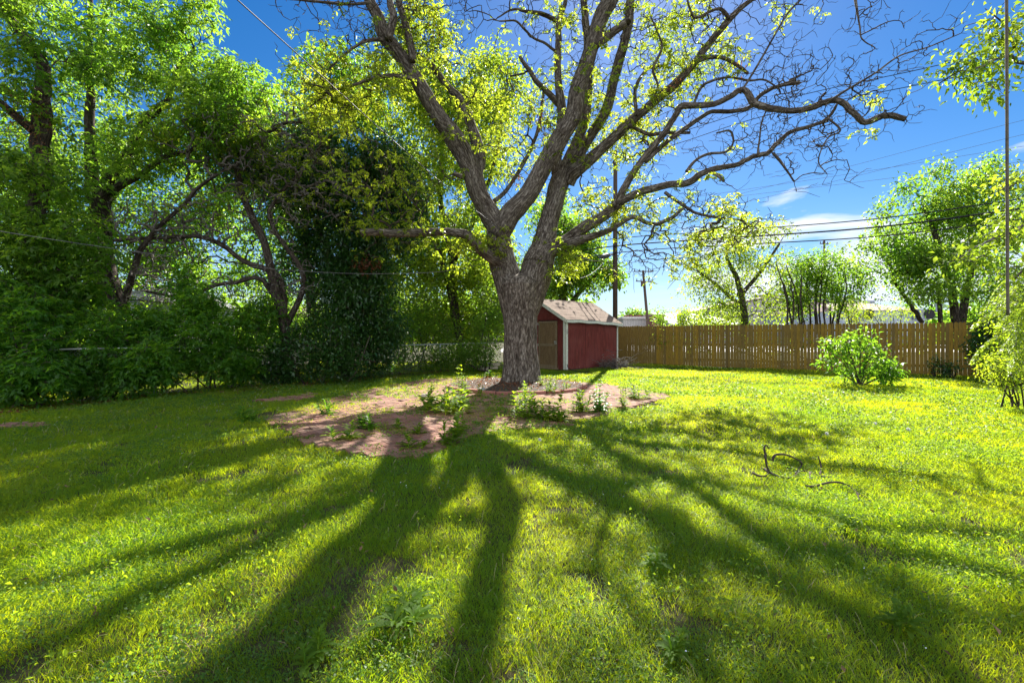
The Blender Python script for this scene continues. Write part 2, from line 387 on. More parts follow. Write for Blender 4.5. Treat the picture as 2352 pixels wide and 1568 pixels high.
def plant(name, label, cat, sk, att, leaf, seed, group=None, bark='bark2', rtip=.004, rmax=.09, trunk_part='trunk', crown_part='crown', sub=3, wob=.12, sides=10, keep=1., rough=.06, up=.12, swell=1.0, twig=None):
    """sk: list of (pts, radii) main stems; att: attractor points; leaf(tips, seed)-> quads and material"""
    t = thing(name, label, cat, group)
    sp = []; mb = MB()
    for P, r in sk:
        Q = smooth_path(P, 4); rr = np.interp(np.linspace(0, 1, len(Q)), np.linspace(0, 1, len(r)), r)
        if len(P) > 3:
            wk = np.cumsum(np.random.default_rng(seed+len(sp)).normal(size=Q.shape)*.03, axis=0); Q = Q+wk-np.linspace(0, 1, len(wk))[:, None]*wk[-1]*.5
        rr = rr*swell
        mb.tube(Q, rr, sides, rough=rough); sp.append(Q)
    A, pr, nm, tips = grow(sp, att, seed, wob, sub, up)
    mb.build(trunk_part, MT[bark], t)
    tw = MB(); twig_tubes(tw, A, pr, nm, rtip, rmax); tw.build('branches', MT[twig or ('twig' if bark != 'bark3' else 'bark3')], t)
    r = np.random.default_rng(seed+5); T = A[tips][r.random(len(tips)) < keep]
    for part, fn, mat in leaf:
        q = fn(T, seed+11)
        MB().quads(q).build(part, MT[mat], t)
    return t

# ---------------------------------------------------------------- the big pecan tree
def limb_pts(L, d0, d1):
    n = len(L); ds = np.linspace(0, 1, n); out = []; rr = []
    for (px, py, w), u in zip(L, ds):
        d = d0+(d1-d0)*u if not callable(d1) else d1(u)
        out.append(at(px, py, d)); rr.append(w*.5*d/F)
    return np.array(out), np.array(rr)
def fill_w(L):
    out = []; last = None
    idx = [i for i, p in enumerate(L) if len(p) == 3]
    for i, p in enumerate(L):
        if len(p) == 3: out.append(p); continue
        a = max(q for q in idx if q < i); b = min([q for q in idx if q > i] or [a]); w = L[a][2] if a == b else L[a][2]+(L[b][2]-L[a][2])*(i-a)/(b-a)
        out.append((p[0], p[1], w))
    return out
TD = 12.45
LIMBS = {  # name: (points px,py,width px), depth from, depth to, leafiness, twig count, spread m
 'A': ([(1143, 520, 50), (1102, 450, 44), (1083, 386, 46), (1053, 326, 44), (1005, 259, 37), (967, 195, 33), (926, 131, 32), (885, 79, 33), (870, 37, 26), (851, 0, 24), (832, -70, 20), (815, -160, 14), (810, -260, 7)], TD, 11.2, 1, 150, 1.2),
 'A1': ([(893, 90, 18), (905, 40, 17), (898, 0, 15), (905, -80, 11), (920, -200, 6)], 11.4, 11.9, 1, 50, 1.0),
 'A2': ([(948, 140, 17), (941, 97, 18), (930, 45, 16), (915, 0, 14), (925, -80, 10), (960, -190, 6)], 11.6, 12.6, 1, 60, 1.1),
 'A3': ([(1095, 400, 26), (1102, 356, 28), (1076, 277, 22), (1057, 232, 20), (1027, 202, 16), (990, 150, 13), (952, 120, 11), (925, 60, 9), (960, -30, 7), (1000, -120, 5)], 12.3, 14.2, 1, 120, 1.3),
 'A4': ([(960, 188, 13), (941, 180, 11), (903, 174, 10), (858, 180, 9), (813, 195, 7), (765, 205, 5), (700, 190, 3)], 11.7, 10.6, 1, 60, .9),
 'A5': ([(880, 92, 9), (840, 95, 8), (800, 120, 6), (765, 150, 5), (735, 180, 3)], 11.4, 10.9, 1, 45, .9),
 'A6': ([(1075, 402, 12), (1058, 405, 12), (1042, 399, 10)], 12.2, 12.0, 0, 0, .4),
 'A7': ([(851, 5, 8), (800, 10, 7), (730, 5, 6), (670, 0, 4), (600, -10, 3)], 11.2, 9.8, 0, 70, .8),
 'B': ([(1143, 545, 52), (1173, 491, 48), (1214, 446, 44), (1259, 367, 41), (1289, 315, 39), (1316, 262, 39), (1323, 210, 36), (1342, 157, 34), (1360, 94, 34), (1379, 37, 34), (1400, 0, 36), (1430, -70, 24), (1450, -160, 18), (1455, -280, 8)], TD-.1, 11.6, 1, 120, 1.2),
 'B1': ([(1362, 112, 20), (1394, 86, 19), (1435, 56, 17), (1442, 50, 15)], 11.85, 11.7, 0, 4, .5),
 'B2': ([(1395, 10, 24), (1365, -60, 20), (1330, -150, 14), (1290, -260, 8)], 11.8, 11.4, 1, 60, 1.1),
 'Cs': ([(1236, 610, 74), (1246, 570, 56), (1258, 525, 48), (1272, 470, 45), (1282, 431, 44), (1300, 380, 42)], TD, TD+.5, 0, 10, .8),
 'C0': ([(1275, 400, 20), (1284, 330, 22), (1289, 281, 22), (1289, 240, 21), (1282, 180, 17), (1282, 112, 16), (1282, 49, 14), (1297, 0, 10), (1300, -90, 8), (1290, -190, 5)], 12.8, 13.6, 1, 70, 1.1),
 'C0a': ([(1287, 244, 16), (1263, 217, 14), (1233, 187, 12), (1214, 157, 10), (1194, 129, 8)], 13.2, 12.8, .3, 14, .6),
 'C0b': ([(1280, 122, 7), (1252, 101, 6), (1226, 90, 5), (1207, 71, 5), (1184, 49, 4), (1147, 49, 3)], 13.3, 12.6, .1, 22, .6),
 'C0c': ([(1281, 50, 10), (1248, 34, 9), (1211, 26, 7), (1177, 22, 5), (1143, 41, 3)], 13.4, 12.9, .15, 26, .6),
 'C1': ([(1300, 385, 30), (1327, 319, 24), (1345, 262, 23), (1350, 200, 22), (1352, 130, 20), (1345, 60, 17), (1338, 0, 15), (1330, -90, 11), (1325, -190, 6)], 12.9, 14.3, 1, 80, 1.2),
 'C2': ([(1312, 385, 30), (1338, 340, 25), (1364, 300, 24), (1394, 244, 23), (1409, 180, 22), (1424, 124, 22), (1439, 64, 20), (1447, 0, 18), (1470, -80, 13), (1500, -190, 7)], 12.9, 12.9, 1, 90, 1.2),
 'C3': ([(1300, 420, 40), (1319, 394, 36), (1364, 356, 26), (1417, 307, 23), (1469, 262, 21), (1514, 225, 20), (1550, 198, 19), (1589, 155, 17), (1630, 99, 15), (1676, 45, 14), (1720, 5, 10), (1790, -40, 8), (1880, -100, 4)], 12.9, 11.4, 1, 190, 1.15),
 'C3a': ([(1462, 265, 9), (1458, 206, 8), (1477, 169, 7), (1499, 154, 7), (1533, 152, 6)], 12.2, 12.6, .5, 10, .5),
 'C3b': ([(1560, 190, 8), (1600, 145, 9), (1640, 132, 9), (1670, 138, 8), (1701, 157, 8), (1717, 169, 7)], 11.9, 11.6, .8, 14, .5),
 'C3c': ([(1440, 285, 9), (1490, 308, 9), (1530, 304, 8), (1585, 305, 7)], 12.4, 12.1, .8, 16, .6),
 'C3d': ([(1495, 238, 5), (1511, 198, 5), (1500, 160, 5), (1520, 110, 6), (1508, 70, 4), (1495, 40, 3)], 12.0, 11.2, .5, 20, .6),
 'C3e': ([(1676, 45, 8), (1650, 20, 7), (1600, 40, 6), (1585, 20, 5), (1575, -20, 4)], 11.6, 11.0, .6, 14, .5),
 'D': ([(1240, 600, 50), (1262, 575, 40), (1300, 555, 34), (1345, 520, 28), (1395, 490, 25), (1424, 462, 22)], TD, 11.9, .8, 12, .6),
 'D1': ([(1412, 478, 20), (1436, 433, 17), (1461, 392, 15), (1494, 351, 14), (1527, 309, 14), (1552, 268, 14), (1569, 243, 15), (1610, 241, 14), (1651, 235, 13), (1684, 219, 13), (1717, 204, 13), (1734, 231, 16), (1762, 245, 15), (1804, 252, 13), (1849, 252, 13), (1886, 239, 13), (1915, 229, 13), (1940, 239, 13), (1961, 264, 13), (1989, 281, 12), (2014, 272, 13), (2039, 266, 14), (2080, 274, 12)], 11.9, 9.9, .05, 90, .75),
 'D2': ([(1480, 372, 11), (1531, 326, 11), (1577, 293, 10), (1614, 268, 10), (1635, 258, 10), (1680, 258, 10), (1725, 248, 9), (1745, 223, 9), (1771, 206, 9), (1808, 194, 9), (1837, 190, 9)], 11.7, 11.0, .05, 50, .7),
 'D3': ([(1415, 470, 20), (1474, 441, 18), (1527, 429, 17), (1577, 425, 16), (1610, 404, 14), (1643, 392, 13), (1692, 384, 11), (1725, 367, 11), (1762, 355, 11), (1783, 334, 10), (1816, 305, 9), (1857, 293, 8), (1890, 281, 8), (1911, 260, 7), (1922, 240, 5)], 11.9, 10.4, .03, 90, .8),
 'D3a': ([(1635, 396, 9), (1651, 404, 8), (1663, 417, 6)], 11.3, 11.2, 0, 2, .3),
 'D3b': ([(1775, 352, 6), (1790, 368, 6), (1804, 388, 5), (1824, 417, 4)], 10.9, 10.7, 0, 6, .4),
 'D3c': ([(1740, 360, 5), (1745, 320, 4), (1750, 280, 4), (1762, 250, 3)], 11.0, 10.9, 0, 8, .4),
 'D3d': ([(1577, 395, 8), (1595, 372, 6), (1626, 355, 6), (1668, 349, 6), (1684, 326, 5), (1676, 301, 5), (1645, 306, 3)], 11.6, 11.8, .1, 20, .5),
 'D4': ([(1290, 562, 26), (1350, 545, 18), (1400, 530, 13), (1450, 500, 11), (1482, 512, 9), (1507, 514, 9), (1540, 499, 8), (1569, 479, 7)], 12.2, 11.3, .7, 36, .6),
 'D5': ([(1527, 442, 9), (1550, 458, 8), (1573, 475, 7), (1593, 487, 7), (1626, 495, 6), (1660, 500, 5), (1700, 505, 3)], 11.7, 11.1, .8, 90, .8),
 'D6': ([(1593, 240, 6), (1610, 202, 6), (1635, 186, 6), (1676, 177, 5), (1720, 185, 5), (1758, 184, 4), (1790, 205, 3)], 11.5, 11.0, .1, 30, .6),
 'D7': ([(1905, 232, 6), (1950, 205, 5), (2010, 170, 4), (2065, 130, 4), (2130, 110, 3), (2200, 80, 2)], 10.4, 9.7, 0, 40, .55),
 'D8': ([(1700, 215, 5), (1740, 150, 5), (1780, 80, 4), (1810, 30, 4), (1850, -10, 3)], 11.1, 10.6, 0, 44, .7),
 'D9': ([(1968, -40, 7), (1965, 0, 5), (1975, 60, 4), (1980, 90, 3), (2010, 110, 2)], 10.0, 10.0, 0, 30, .7),
 'D10': ([(1900, 270, 4), (1930, 300, 4), (1900, 320, 3), (1880, 370, 3), (1900, 400, 2)], 10.4, 10.0, 0, 36, .6),
 'E': ([(1160, 610, 34), (1130, 592, 30), (1102, 573, 27), (1072, 540, 21), (1034, 530, 18), (990, 532, 20), (933, 532, 20), (885, 532, 18), (828, 534, 14)], 12.3, 11.0, .9, 60, .7),
 'G': ([(1125, 470, 10), (1160, 440, 10), (1200, 380, 9), (1235, 300, 8), (1250, 200, 6)], 12.9, 15.0, 1, 70, 1.2),
}
def build_pecan():
    t = thing('pecan_tree', 'huge old forked tree with rugged grey trunk and yellow-green leaves standing beside the red shed', 'tree')
    # trunk
    tr = [(1194, 895, 112), (1195, 884, 95), (1196, 872, 88), (1197, 840, 80), (1196, 800, 76), (1196, 760, 76), (1195, 720, 80), (1196, 685, 92), (1196, 655, 104), (1196, 640, 92), (1194, 628, 30)]
    P, r = limb_pts(tr, TD, TD); P[0, 2] = -.08; Q = smooth_path(P, 14); rr = np.interp(np.linspace(0, 1, len(Q)), np.linspace(0, 1, len(r)), r)
    mb = MB(); 
    m = 72; ph = np.arange(m)*2*np.pi/m
    # root flare and ridges
    V = []; B = []
    for k, (c, ra) in enumerate(zip(Q, rr)):
        z = c[2]; fl = math.exp(-max(z, 0)/.22)*.11
        root = 1+fl*(np.cos(ph*5+.7)*.5+np.cos(ph*3+2)*.4)
        q = np.stack([np.cos(ph)*3.2+7, np.sin(ph)*3.2+3, np.full(m, z*1.1)], -1); q2 = np.stack([np.cos(ph)*9, np.sin(ph)*9, np.full(m, z*2.4)], -1)
        q3 = np.stack([np.cos(ph)*20, np.sin(ph)*20, np.full(m, z*5)], -1)
        rad = ra*root*(1+.09*(noise(q*.45)-.5)*2+.035*(noise(q2)-.5)*2+.022*(noise(q3)-.5)*2)
        V.append(np.stack([c[0]+rad*np.cos(ph), c[1]+rad*np.sin(ph)*.95, np.full(m, z)], -1)); B.append(np.stack([ra*np.cos(ph), ra*np.sin(ph), np.full(m, z)], -1))
    i = np.arange(len(Q)-1)[:, None]*m; j = np.arange(m)[None]; k = (j+1) % m
    mb.add(np.array(V), np.stack([i+j, i+k, i+m+k, i+m+j], -1).reshape(-1, 4), np.array(B).reshape(-1, 3))
    P, r = limb_pts([(1192, 790, 30), (1180, 710, 58), (1166, 645, 66), (1156, 605, 62), (1148, 565, 58), (1142, 525, 52), (1138, 505, 44)], TD-.02, TD)
    Q = smooth_path(P, 8); mb.tube(Q, np.interp(np.linspace(0, 1, len(Q)), np.linspace(0, 1, 7), r), 48, rough=.06)
    P, r = limb_pts([(1198, 790, 30), (1210, 710, 60), (1226, 645, 74), (1238, 605, 70), (1248, 570, 56)], TD, TD)
    Q = smooth_path(P, 8); mb.tube(Q, np.interp(np.linspace(0, 1, len(Q)), np.linspace(0, 1, 5), r), 48, rough=.06)
    for (px, py, w) in ((1075, 400, 26), (1262, 376, 22), (1060, 330, 18)):
        c = at(px, py, 12.0)
    mb.build('trunk', MT['bark'], t)
    sk = []; att = []; leafy = []; spans = []
    for kk, (nm, (L, d0, d1, lf, nt_, sp)) in enumerate(LIMBS.items()):
        P, r = limb_pts(L, d0, d1); Q = smooth_path(P, 6)
        rr = np.interp(np.linspace(0, 1, len(Q)), np.linspace(0, 1, len(r)), r)
        w = np.cumsum(rg.normal(size=Q.shape)*.006, axis=0); w -= np.linspace(0, 1, len(w))[:, None]*w[-1]
        Q = Q+w*min(1, rr[0]*10)
        b = MB(); b.tube(Q, rr, 22 if rr[0] > .15 else (14 if rr[0] > .07 else 8), rough=.07 if rr[0] > .05 else .12); b.build('limb', MT['bark'], t)
        s = max(1, len(Q)//40); sk.append(Q[::max(1, s)]); r_ = np.random.default_rng(100+kk)
        if nt_:
            lo = .15 if nm in ('A', 'B', 'C3', 'D1', 'D3', 'E') else .05
            idx = (lo+(1-lo)*r_.random(nt_)**.8)*(len(Q)-1); c = Q[idx.astype(int)]
            dd = nrm(r_.normal(size=(nt_, 3))*np.array([1, 1.1, .8])+np.array([0, 0, .15]))
            if lf <= .1: dd = nrm(dd+np.array([.25, -.1, .12]))
            att.append(c+dd*sp*(.25+.9*r_.random(nt_))[:, None]); leafy.append(r_.random(nt_) < lf)
    # wide fringe of foliage, incl. high above the frame
    for (c, rad, n, s, lf) in ((at(1640, 540, 11.3), (1.5, 1.4, .6), 80, 1, .7), (at(1520, 600, 11.6), (1.7, 1.0, .45), 80, 2, .8), (at(1300, 600, 12.0), (.6, .5, .4), 40, 3, 1),
                              (at(760, 240, 11.2), (1.0, 1.1, .9), 120, 4, 1), (at(1100, 560, 12), (1.1, .6, .4), 40, 5, 1), (at(1000, 60, 12.8), (1.6, 1.6, 1.0), 150, 6, 1), (at(1560, 60, 12), (1.9, 1.6, 1.1), 140, 7, .8),
                              (at(1200, -150, 12), (4.5, 2.4, 1.5), 60, 8, .7), (at(900, 430, 11.2), (1.9, 1.3, 1.2), 90, 9, .9), (at(1420, 470, 12.4), (1.3, 1., .8), 80, 10, 1), (at(1130, 250, 13.8), (1.5, 1.3, 1.6), 150, 12, 1),
                              (at(1450, 330, 13.2), (1.1, 1., 1.2), 80, 13, 1), (at(1850, 200, 10.7), (1.5, 1., .8), 90, 14, 0), (at(1800, 320, 11), (1.4, .9, .5), 70, 15, 0)):
        p = ell(c, rad, n, s+40, .3); att.append(p); leafy.append(np.random.default_rng(s).random(len(p)) < lf)
    att = np.concatenate(att); leafy = np.concatenate(leafy)
    r_ = np.random.default_rng(5)
    # finer second order: each attractor gets small satellites
    sat = np.repeat(att, 3, 0)+r_.normal(size=(len(att)*3, 3))*.17+np.where(np.repeat(leafy, 3), 0., 1.)[:, None]*np.array([.10, -.03, .08]); sl_ = np.repeat(leafy, 3)
    al = np.concatenate([att, sat]); ll = np.concatenate([leafy, sl_])
    A, pr, nm, tips = grow(sk, al, 3, .11, 3, .03, .07)
    # tips come in sorted order, so find leafiness by nearest attractor
    tw = MB(); twig_tubes(tw, A, pr, nm, .005, .045, 4, .4); tw.build('twigs', MT['twig'], t)
    key = {tuple(np.round(a, 4)): b for a, b in zip(al, ll)}
    T = np.array([A[i] for i in tips if key.get(tuple(np.round(A[i], 4)), False)])
    T = T[noise(T*.9+4.) > np.where(T[:, 2] > 8.5, .47, .34)]
    T = T[np.random.default_rng(9).random(len(T)) < .37]; q = compound_leaves(T, 4, .15, .082, .42, 3, 21, .5)
    MB().quads(q).build('crown', MT['leaf_pecan'], t)
    # hanging dead catkins and brown leaf clusters
    bc = np.concatenate([at(px, py, d)+r_.normal(size=(n, 3))*.13 for px, py, d, n in ((1255, 300, 12.2, 34), (1000, 60, 12.3, 26), (1180, 410, 12.6, 22), (1245, 265, 12.3, 18), (1690, 150, 11.3, 12), (1560, 190, 11.6, 10), (1515, 325, 12, 10))])
    MB().quads(simple_leaves(bc, 5, .07, .07, .35, 77, 1.4)).build('dead_leaves', MT['leaf_brown'], t)
build_pecan()

# ---------------------------------------------------------------- leaf styles
def SL(n, spread, size, aspect=.5, droop=.4): return lambda T, s: simple_leaves(T, n, spread, size, aspect, s, droop)
def CL(n, rach, size, aspect=.36, pairs=3, droop=.5): return lambda T, s: compound_leaves(T, n, rach, size, aspect, pairs, s, droop)
def clumps(L):
    """L: (px, py, d, rx px, ry px, depth radius m, n)"""
    return np.concatenate([ell(at(px, py, d), (rx/F*d, rd, ry/F*d), n, i*7+int(px) % 97, .45, .48 if rd >= 1.2 else .25, 1.3) for i, (px, py, d, rx, ry, rd, n) in enumerate(L)])
def stem_px(L, d0, d1=None):
    P, r = limb_pts(L, d0, d0 if d1 is None else d1); return P, r

# ---------------------------------------------------------------- trees on the left
G1 = 'tall trees behind the chain link fence'
plant('shade_tree', 'leafy tree filling the upper left corner, with a crooked dark leaning trunk', 'tree',
      [stem_px([(330, 890, 40), (262, 700, 42), (240, 600, 40), (238, 500, 40), (250, 445, 34), (290, 380, 26), (315, 322, 22), (350, 263, 18), (389, 228, 16), (403, 175, 13), (427, 140, 11), (455, 105, 8)], 13.2, 12.4),
       stem_px([(238, 500, 30), (205, 420, 26), (206, 280, 20), (190, 150, 14), (200, 40, 10), (190, -80, 6)], 13.1, 12.2),
       stem_px([(250, 445, 20), (330, 410, 12), (400, 360, 10), (470, 330, 8), (540, 300, 5)], 12.9, 11.5)],
      clumps([(300, 100, 12, 190, 130, 1.5, 250), (420, 190, 12, 130, 130, 1.4, 180), (180, 330, 12.5, 160, 130, 1.4, 190), (150, 90, 12.5, 180, 120, 1.5, 240), (500, 250, 11.6, 120, 90, 1.2, 170), (120, 500, 12, 130, 90, 1.3, 170), (380, 20, 12, 130, 90, 1.3, 170), (330, 340, 12, 110, 80, 1, 110), (430, 330, 12, 120, 70, 1, 90), (560, 200, 12, 70, 60, .9, 110)]),
      [('crown', CL(4, .24, .125, .34, 3), 'leaf_mid')], 31, rtip=.004, rmax=.06)
plant('shade_tree', 'tree with ivy-hung brown limb at the left edge, its crown cut by the corner', 'tree',
      [stem_px([(60, 900, 40), (70, 700, 38), (75, 500, 36), (80, 330, 36), (73, 228, 34), (75, 140, 26), (45, 80, 22), (14, 17, 16), (-20, -80, 12), (-40, -200, 7)], 10.6, 9.8),
       stem_px([(75, 300, 20), (-40, 200, 14), (-160, 90, 8)], 10.2, 9.2)],
      clumps([(60, 100, 9.8, 170, 140, 1.2, 190), (-60, 300, 9.8, 200, 150, 1.2, 170), (60, 420, 10, 150, 90, 1.1, 170), (130, 560, 10.2, 130, 70, 1, 240), (-50, 560, 9.6, 160, 100, 1, 180), (120, 660, 10, 110, 60, .8, 180)]),
      [('crown', CL(3, .26, .125, .38, 3), 'leaf_mid'), ('dead_leaves', lambda T, s: simple_leaves(np.concatenate([at(60, 250, 9.9)+np.random.default_rng(1).normal(size=(120, 3))*np.array([.35, .25, .5]), at(20, 160, 9.9)+np.random.default_rng(2).normal(size=(60, 3))*.2]), 6, .07, .05, .4, 3, 1.2), 'leaf_brown')], 32, rmax=.05)
# tangled, nearly leafless tree
def tangle():
    r = np.random.default_rng(8)
    att = np.concatenate([ell(at(px, py, d), (rx/F*d, rd, ry/F*d), n, 60+i, .2) for i, (px, py, d, rx, ry, rd, n) in enumerate([
        (560, 320, 12.2, 250, 90, 1.2, 800), (420, 520, 12.4, 190, 90, 1.1, 450), (640, 420, 12.6, 200, 150, 1.2, 600), (430, 660, 12.6, 150, 60, .9, 160), (330, 600, 12.2, 90, 130, .9, 200), (640, 640, 12.8, 120, 90, .8, 140)])])
    return plant('tangled_tree', 'tangled half-dead tree with bare dark crossing branches spreading left over the hedge', 'tree',
      [stem_px([(660, 880, 34), (655, 760, 32), (630, 660, 28), (600, 560, 24), (560, 470, 22), (540, 400, 18), (560, 340, 14), (640, 290, 11), (700, 285, 8)], 13.2, 12.2),
       stem_px([(655, 760, 22), (640, 640, 20), (560, 610, 17), (480, 560, 14), (380, 555, 12), (300, 560, 9), (240, 550, 6)], 13.2, 11.8),
       stem_px([(650, 720, 20), (600, 640, 16), (520, 650, 13), (430, 690, 11), (340, 680, 8)], 13, 12),
       stem_px([(655, 760, 22), (700, 640, 17), (660, 560, 15), (620, 480, 13), (690, 400, 11), (740, 330, 8), (800, 290, 5)], 13.2, 12.4),
       stem_px([(270, 880, 30), (275, 760, 26), (300, 660, 22), (340, 560, 16), (420, 460, 12), (520, 390, 9)], 12.6, 12)],
      att, [('crown', lambda T, s: compound_leaves(T[(T[:, 2] > 4.6) & (r.random(len(T)) < .20)], 4, .2, .09, .36, 3, s), 'leaf_pecan'),
            ('ivy', lambda T, s: simple_leaves(T[(T[:, 2] < 3.4)][::4], 3, .12, .06, .8, s), 'leaf_hedge')], 33, rtip=.0095, rmax=.04, wob=.26, swell=.68, twig='dry_twig', sub=4)
tangle()
# dark evergreen in the middle
ev = [(870, 380, 14.6, 80, 70, 1.0, 260), (800, 440, 14.4, 110, 80, 1.1, 330), (880, 520, 14.4, 100, 90, 1.1, 360), (810, 600, 14.2, 80, 90, 1.0, 330), (790, 700, 13.8, 80, 80, .9, 330), (850, 660, 14, 70, 80, .9, 240), (720, 480, 14.6, 90, 80, 1, 260), (640, 400, 14.8, 110, 70, 1, 240), (760, 360, 14.8, 90, 60, 1, 200), (930, 450, 14.8, 50, 60, .8, 110), (560, 370, 14.8, 80, 50, 1, 160), (700, 600, 14.6, 80, 90, .9, 240), (860, 760, 14.2, 80, 60, .9, 260), (700, 340, 14.8, 90, 50, 1, 160)]
plant('evergreen_tree', 'dark glossy evergreen tree with a red-brown dead spray, behind the wire fence', 'tree',
      [stem_px([(800, 880, 30), (795, 740, 28), (790, 600, 26), (800, 480, 20), (830, 400, 14), (850, 330, 8)], 14.6), stem_px([(795, 700, 16), (740, 540, 12), (690, 440, 8)], 14.5), stem_px([(795, 640, 14), (870, 540, 11), (900, 440, 7)], 14.5)],
      clumps(ev), [('crown', SL(24, .18, .13, .36, .3), 'leaf_dark'), ('dead_leaves', lambda T, s: simple_leaves(np.concatenate([at(px, py, 13.3)+np.random.default_rng(px).normal(size=(9, 3))*.11 for px, py in ((822, 606), (838, 602), (858, 604))]), 5, .05, .13, .4, 3, .8), 'leaf_brown')], 34, rmax=.04)
# photinia-like bush at the foot of it
plant('evergreen_bush', 'dark broad-leaved bush growing through the wire fence below the evergreen tree', 'bush',
      [([base(x, 12.9, -.03), at(x+dx, 850, 12.8), at(x+2*dx, 770, 12.7)], [.03, .022, .01]) for x, dx in ((700, -20), (740, 10), (790, 30), (660, -30))],
      clumps([(700, 820, 12.7, 90, 55, .7, 260), (780, 830, 12.9, 70, 45, .7, 200), (640, 850, 12.6, 50, 35, .5, 110), (740, 770, 12.9, 90, 40, .6, 160), (860, 835, 14.3, 60, 30, .5, 110)]),
      [('crown', SL(14, .10, .10, .42, -.2), 'leaf_dark')], 35, rmax=.02, rtip=.003)
# trees behind, filling the sky between
plant('woodland_tree', 'slender twin-stemmed tree behind the fence with sunlit leaves just left of the big trunk', 'tree',
      [stem_px([(1062, 850, 18), (1055, 775, 18), (1046, 680, 17), (1040, 600, 15), (1022, 500, 13), (1015, 400, 11), (1030, 280, 8), (1040, 180, 5)], 20.5), stem_px([(1057, 790, 16), (1030, 660, 14), (985, 520, 13), (950, 430, 12), (900, 380, 10), (840, 330, 6)], 20.5, 19.5), stem_px([(1040, 600, 12), (1100, 480, 9), (1140, 350, 7), (1150, 220, 4)], 20.5)],
      clumps([(1060, 560, 20.5, 110, 130, 2, 520), (980, 640, 20.5, 120, 110, 2, 480), (1080, 330, 20.5, 110, 130, 2.2, 460), (960, 400, 20, 120, 110, 2, 440), (1140, 200, 20.5, 80, 90, 2, 240), (900, 230, 20, 120, 90, 2, 300), (1120, 690, 21, 70, 90, 1.5, 260), (1010, 220, 20, 90, 90, 2, 240), (940, 560, 21, 80, 110, 1.8, 260), (1020, 760, 21.5, 130, 50, 1.4, 300)]),
      [('crown', SL(16, .22, .17, .5), 'leaf_yell')], 36, group=None, rtip=.006, rmax=.08)
plant('woodland_tree', 'dense green tree behind the fence above the tangled branches', 'tree',
      [stem_px([(720, 850, 24), (715, 700, 22), (700, 500, 18), (740, 330, 14), (770, 200, 8)], 21, 20), stem_px([(705, 560, 15), (620, 430, 11), (560, 330, 7)], 21)],
      clumps([(640, 330, 21, 120, 110, 2, 420), (780, 220, 20, 120, 90, 2, 380), (560, 480, 21, 120, 90, 2, 340), (700, 480, 21, 120, 120, 2, 300), (470, 360, 21, 100, 80, 2, 110), (560, 250, 21, 90, 60, 2, 180), (620, 640, 21.5, 140, 90, 1.6, 300), (420, 480, 21, 110, 90, 1.6, 120), (400, 620, 21, 120, 70, 1.6, 200), (850, 640, 22, 90, 110, 1.6, 260), (740, 740, 22, 200, 50, 1.4, 300)]),
      [('crown', SL(16, .24, .18, .5), 'leaf_mid')], 37, rtip=.006, rmax=.08)
plant('woodland_tree', 'broad green tree behind the fence at the far left', 'tree',
      [stem_px([(120, 860, 30), (130, 700, 28), (150, 500, 22), (120, 330, 14), (100, 200, 8)], 19), stem_px([(140, 600, 18), (260, 450, 14), (330, 330, 8)], 19)],
      clumps([(80, 560, 19, 160, 110, 2, 300), (250, 600, 19, 150, 100, 2, 260), (180, 400, 19, 170, 120, 2, 300), (380, 540, 19.5, 120, 90, 2, 200), (-80, 400, 19, 160, 160, 2, 240), (350, 330, 19, 120, 90, 2, 160), (60, 720, 18, 200, 70, 1.6, 260)]),
      [('crown', SL(15, .24, .18, .5), 'leaf_mid')], 38, rtip=.006, rmax=.08)
plant('woodland_tree', 'bushy tree with deep green leaves standing directly behind the red shed', 'tree',
      [stem_px([(1285, 800, 22), (1290, 720, 20), (1300, 640, 16), (1310, 560, 9)], 27), stem_px([(1290, 720, 12), (1350, 650, 9), (1390, 610, 5)], 27)],
      clumps([(1300, 560, 27, 90, 60, 2, 300), (1340, 620, 27, 85, 60, 2, 330), (1260, 640, 27, 70, 60, 2, 260), (1390, 640, 26, 36, 36, 1.3, 110), (1280, 500, 27, 80, 50, 2, 200), (1150, 640, 27, 70, 90, 2, 200), (1110, 560, 27, 70, 80, 2, 160)]),
      [('crown', SL(15, .24, .2, .5), 'leaf_mid')], 39, rtip=.008, rmax=.1)
# undergrowth behind and through the fence
def bush(label, px, d, cl, leaf, mat, seed, n_st=5, name='bush', **k):
    r = np.random.default_rng(seed); st = []
    for i in range(n_st):
        x = px+(r.random()-.5)*cl[0][3]*1.2; top = cl[i % len(cl)]
        b = base(x, d+(r.random()-.5)*.4, -.03); e = at(top[0]+(r.random()-.5)*top[3]*.7, top[1], top[2]); m = b*.5+e*.5+r.normal(size=3)*.08; m[2] = max(m[2], .1)
        st.append(([b, m, e], [.022*d/12, .015*d/12, .006*d/12]))
    return plant(name, label, 'bush', st, clumps(cl), [('foliage', leaf, mat)], seed, rmax=.02*d/12, rtip=.003, trunk_part='stems', sides=6, **k)
hl = CL(3, .2, .10, .42, 3)
bush('leafy bush at the lower left corner of the hedge, overhanging the brick path', 20, 8.9, [(10, 780, 8.9, 130, 110, .8, 330), (70, 860, 8.6, 90, 60, .6, 220), (-80, 850, 8.6, 120, 90, .7, 160), (-20, 680, 9.2, 120, 60, .8, 160)], hl, 'leaf_hedge', 51, 9)
bush('mid green bush second from the left edge in the hedge', 200, 9.9, [(190, 790, 9.9, 110, 90, .8, 380), (150, 700, 10.2, 100, 60, .8, 220), (240, 860, 9.6, 90, 50, .6, 220), (345, 830, 9.9, 55, 60, .5, 170)], hl, 'leaf_hedge', 52, 8)
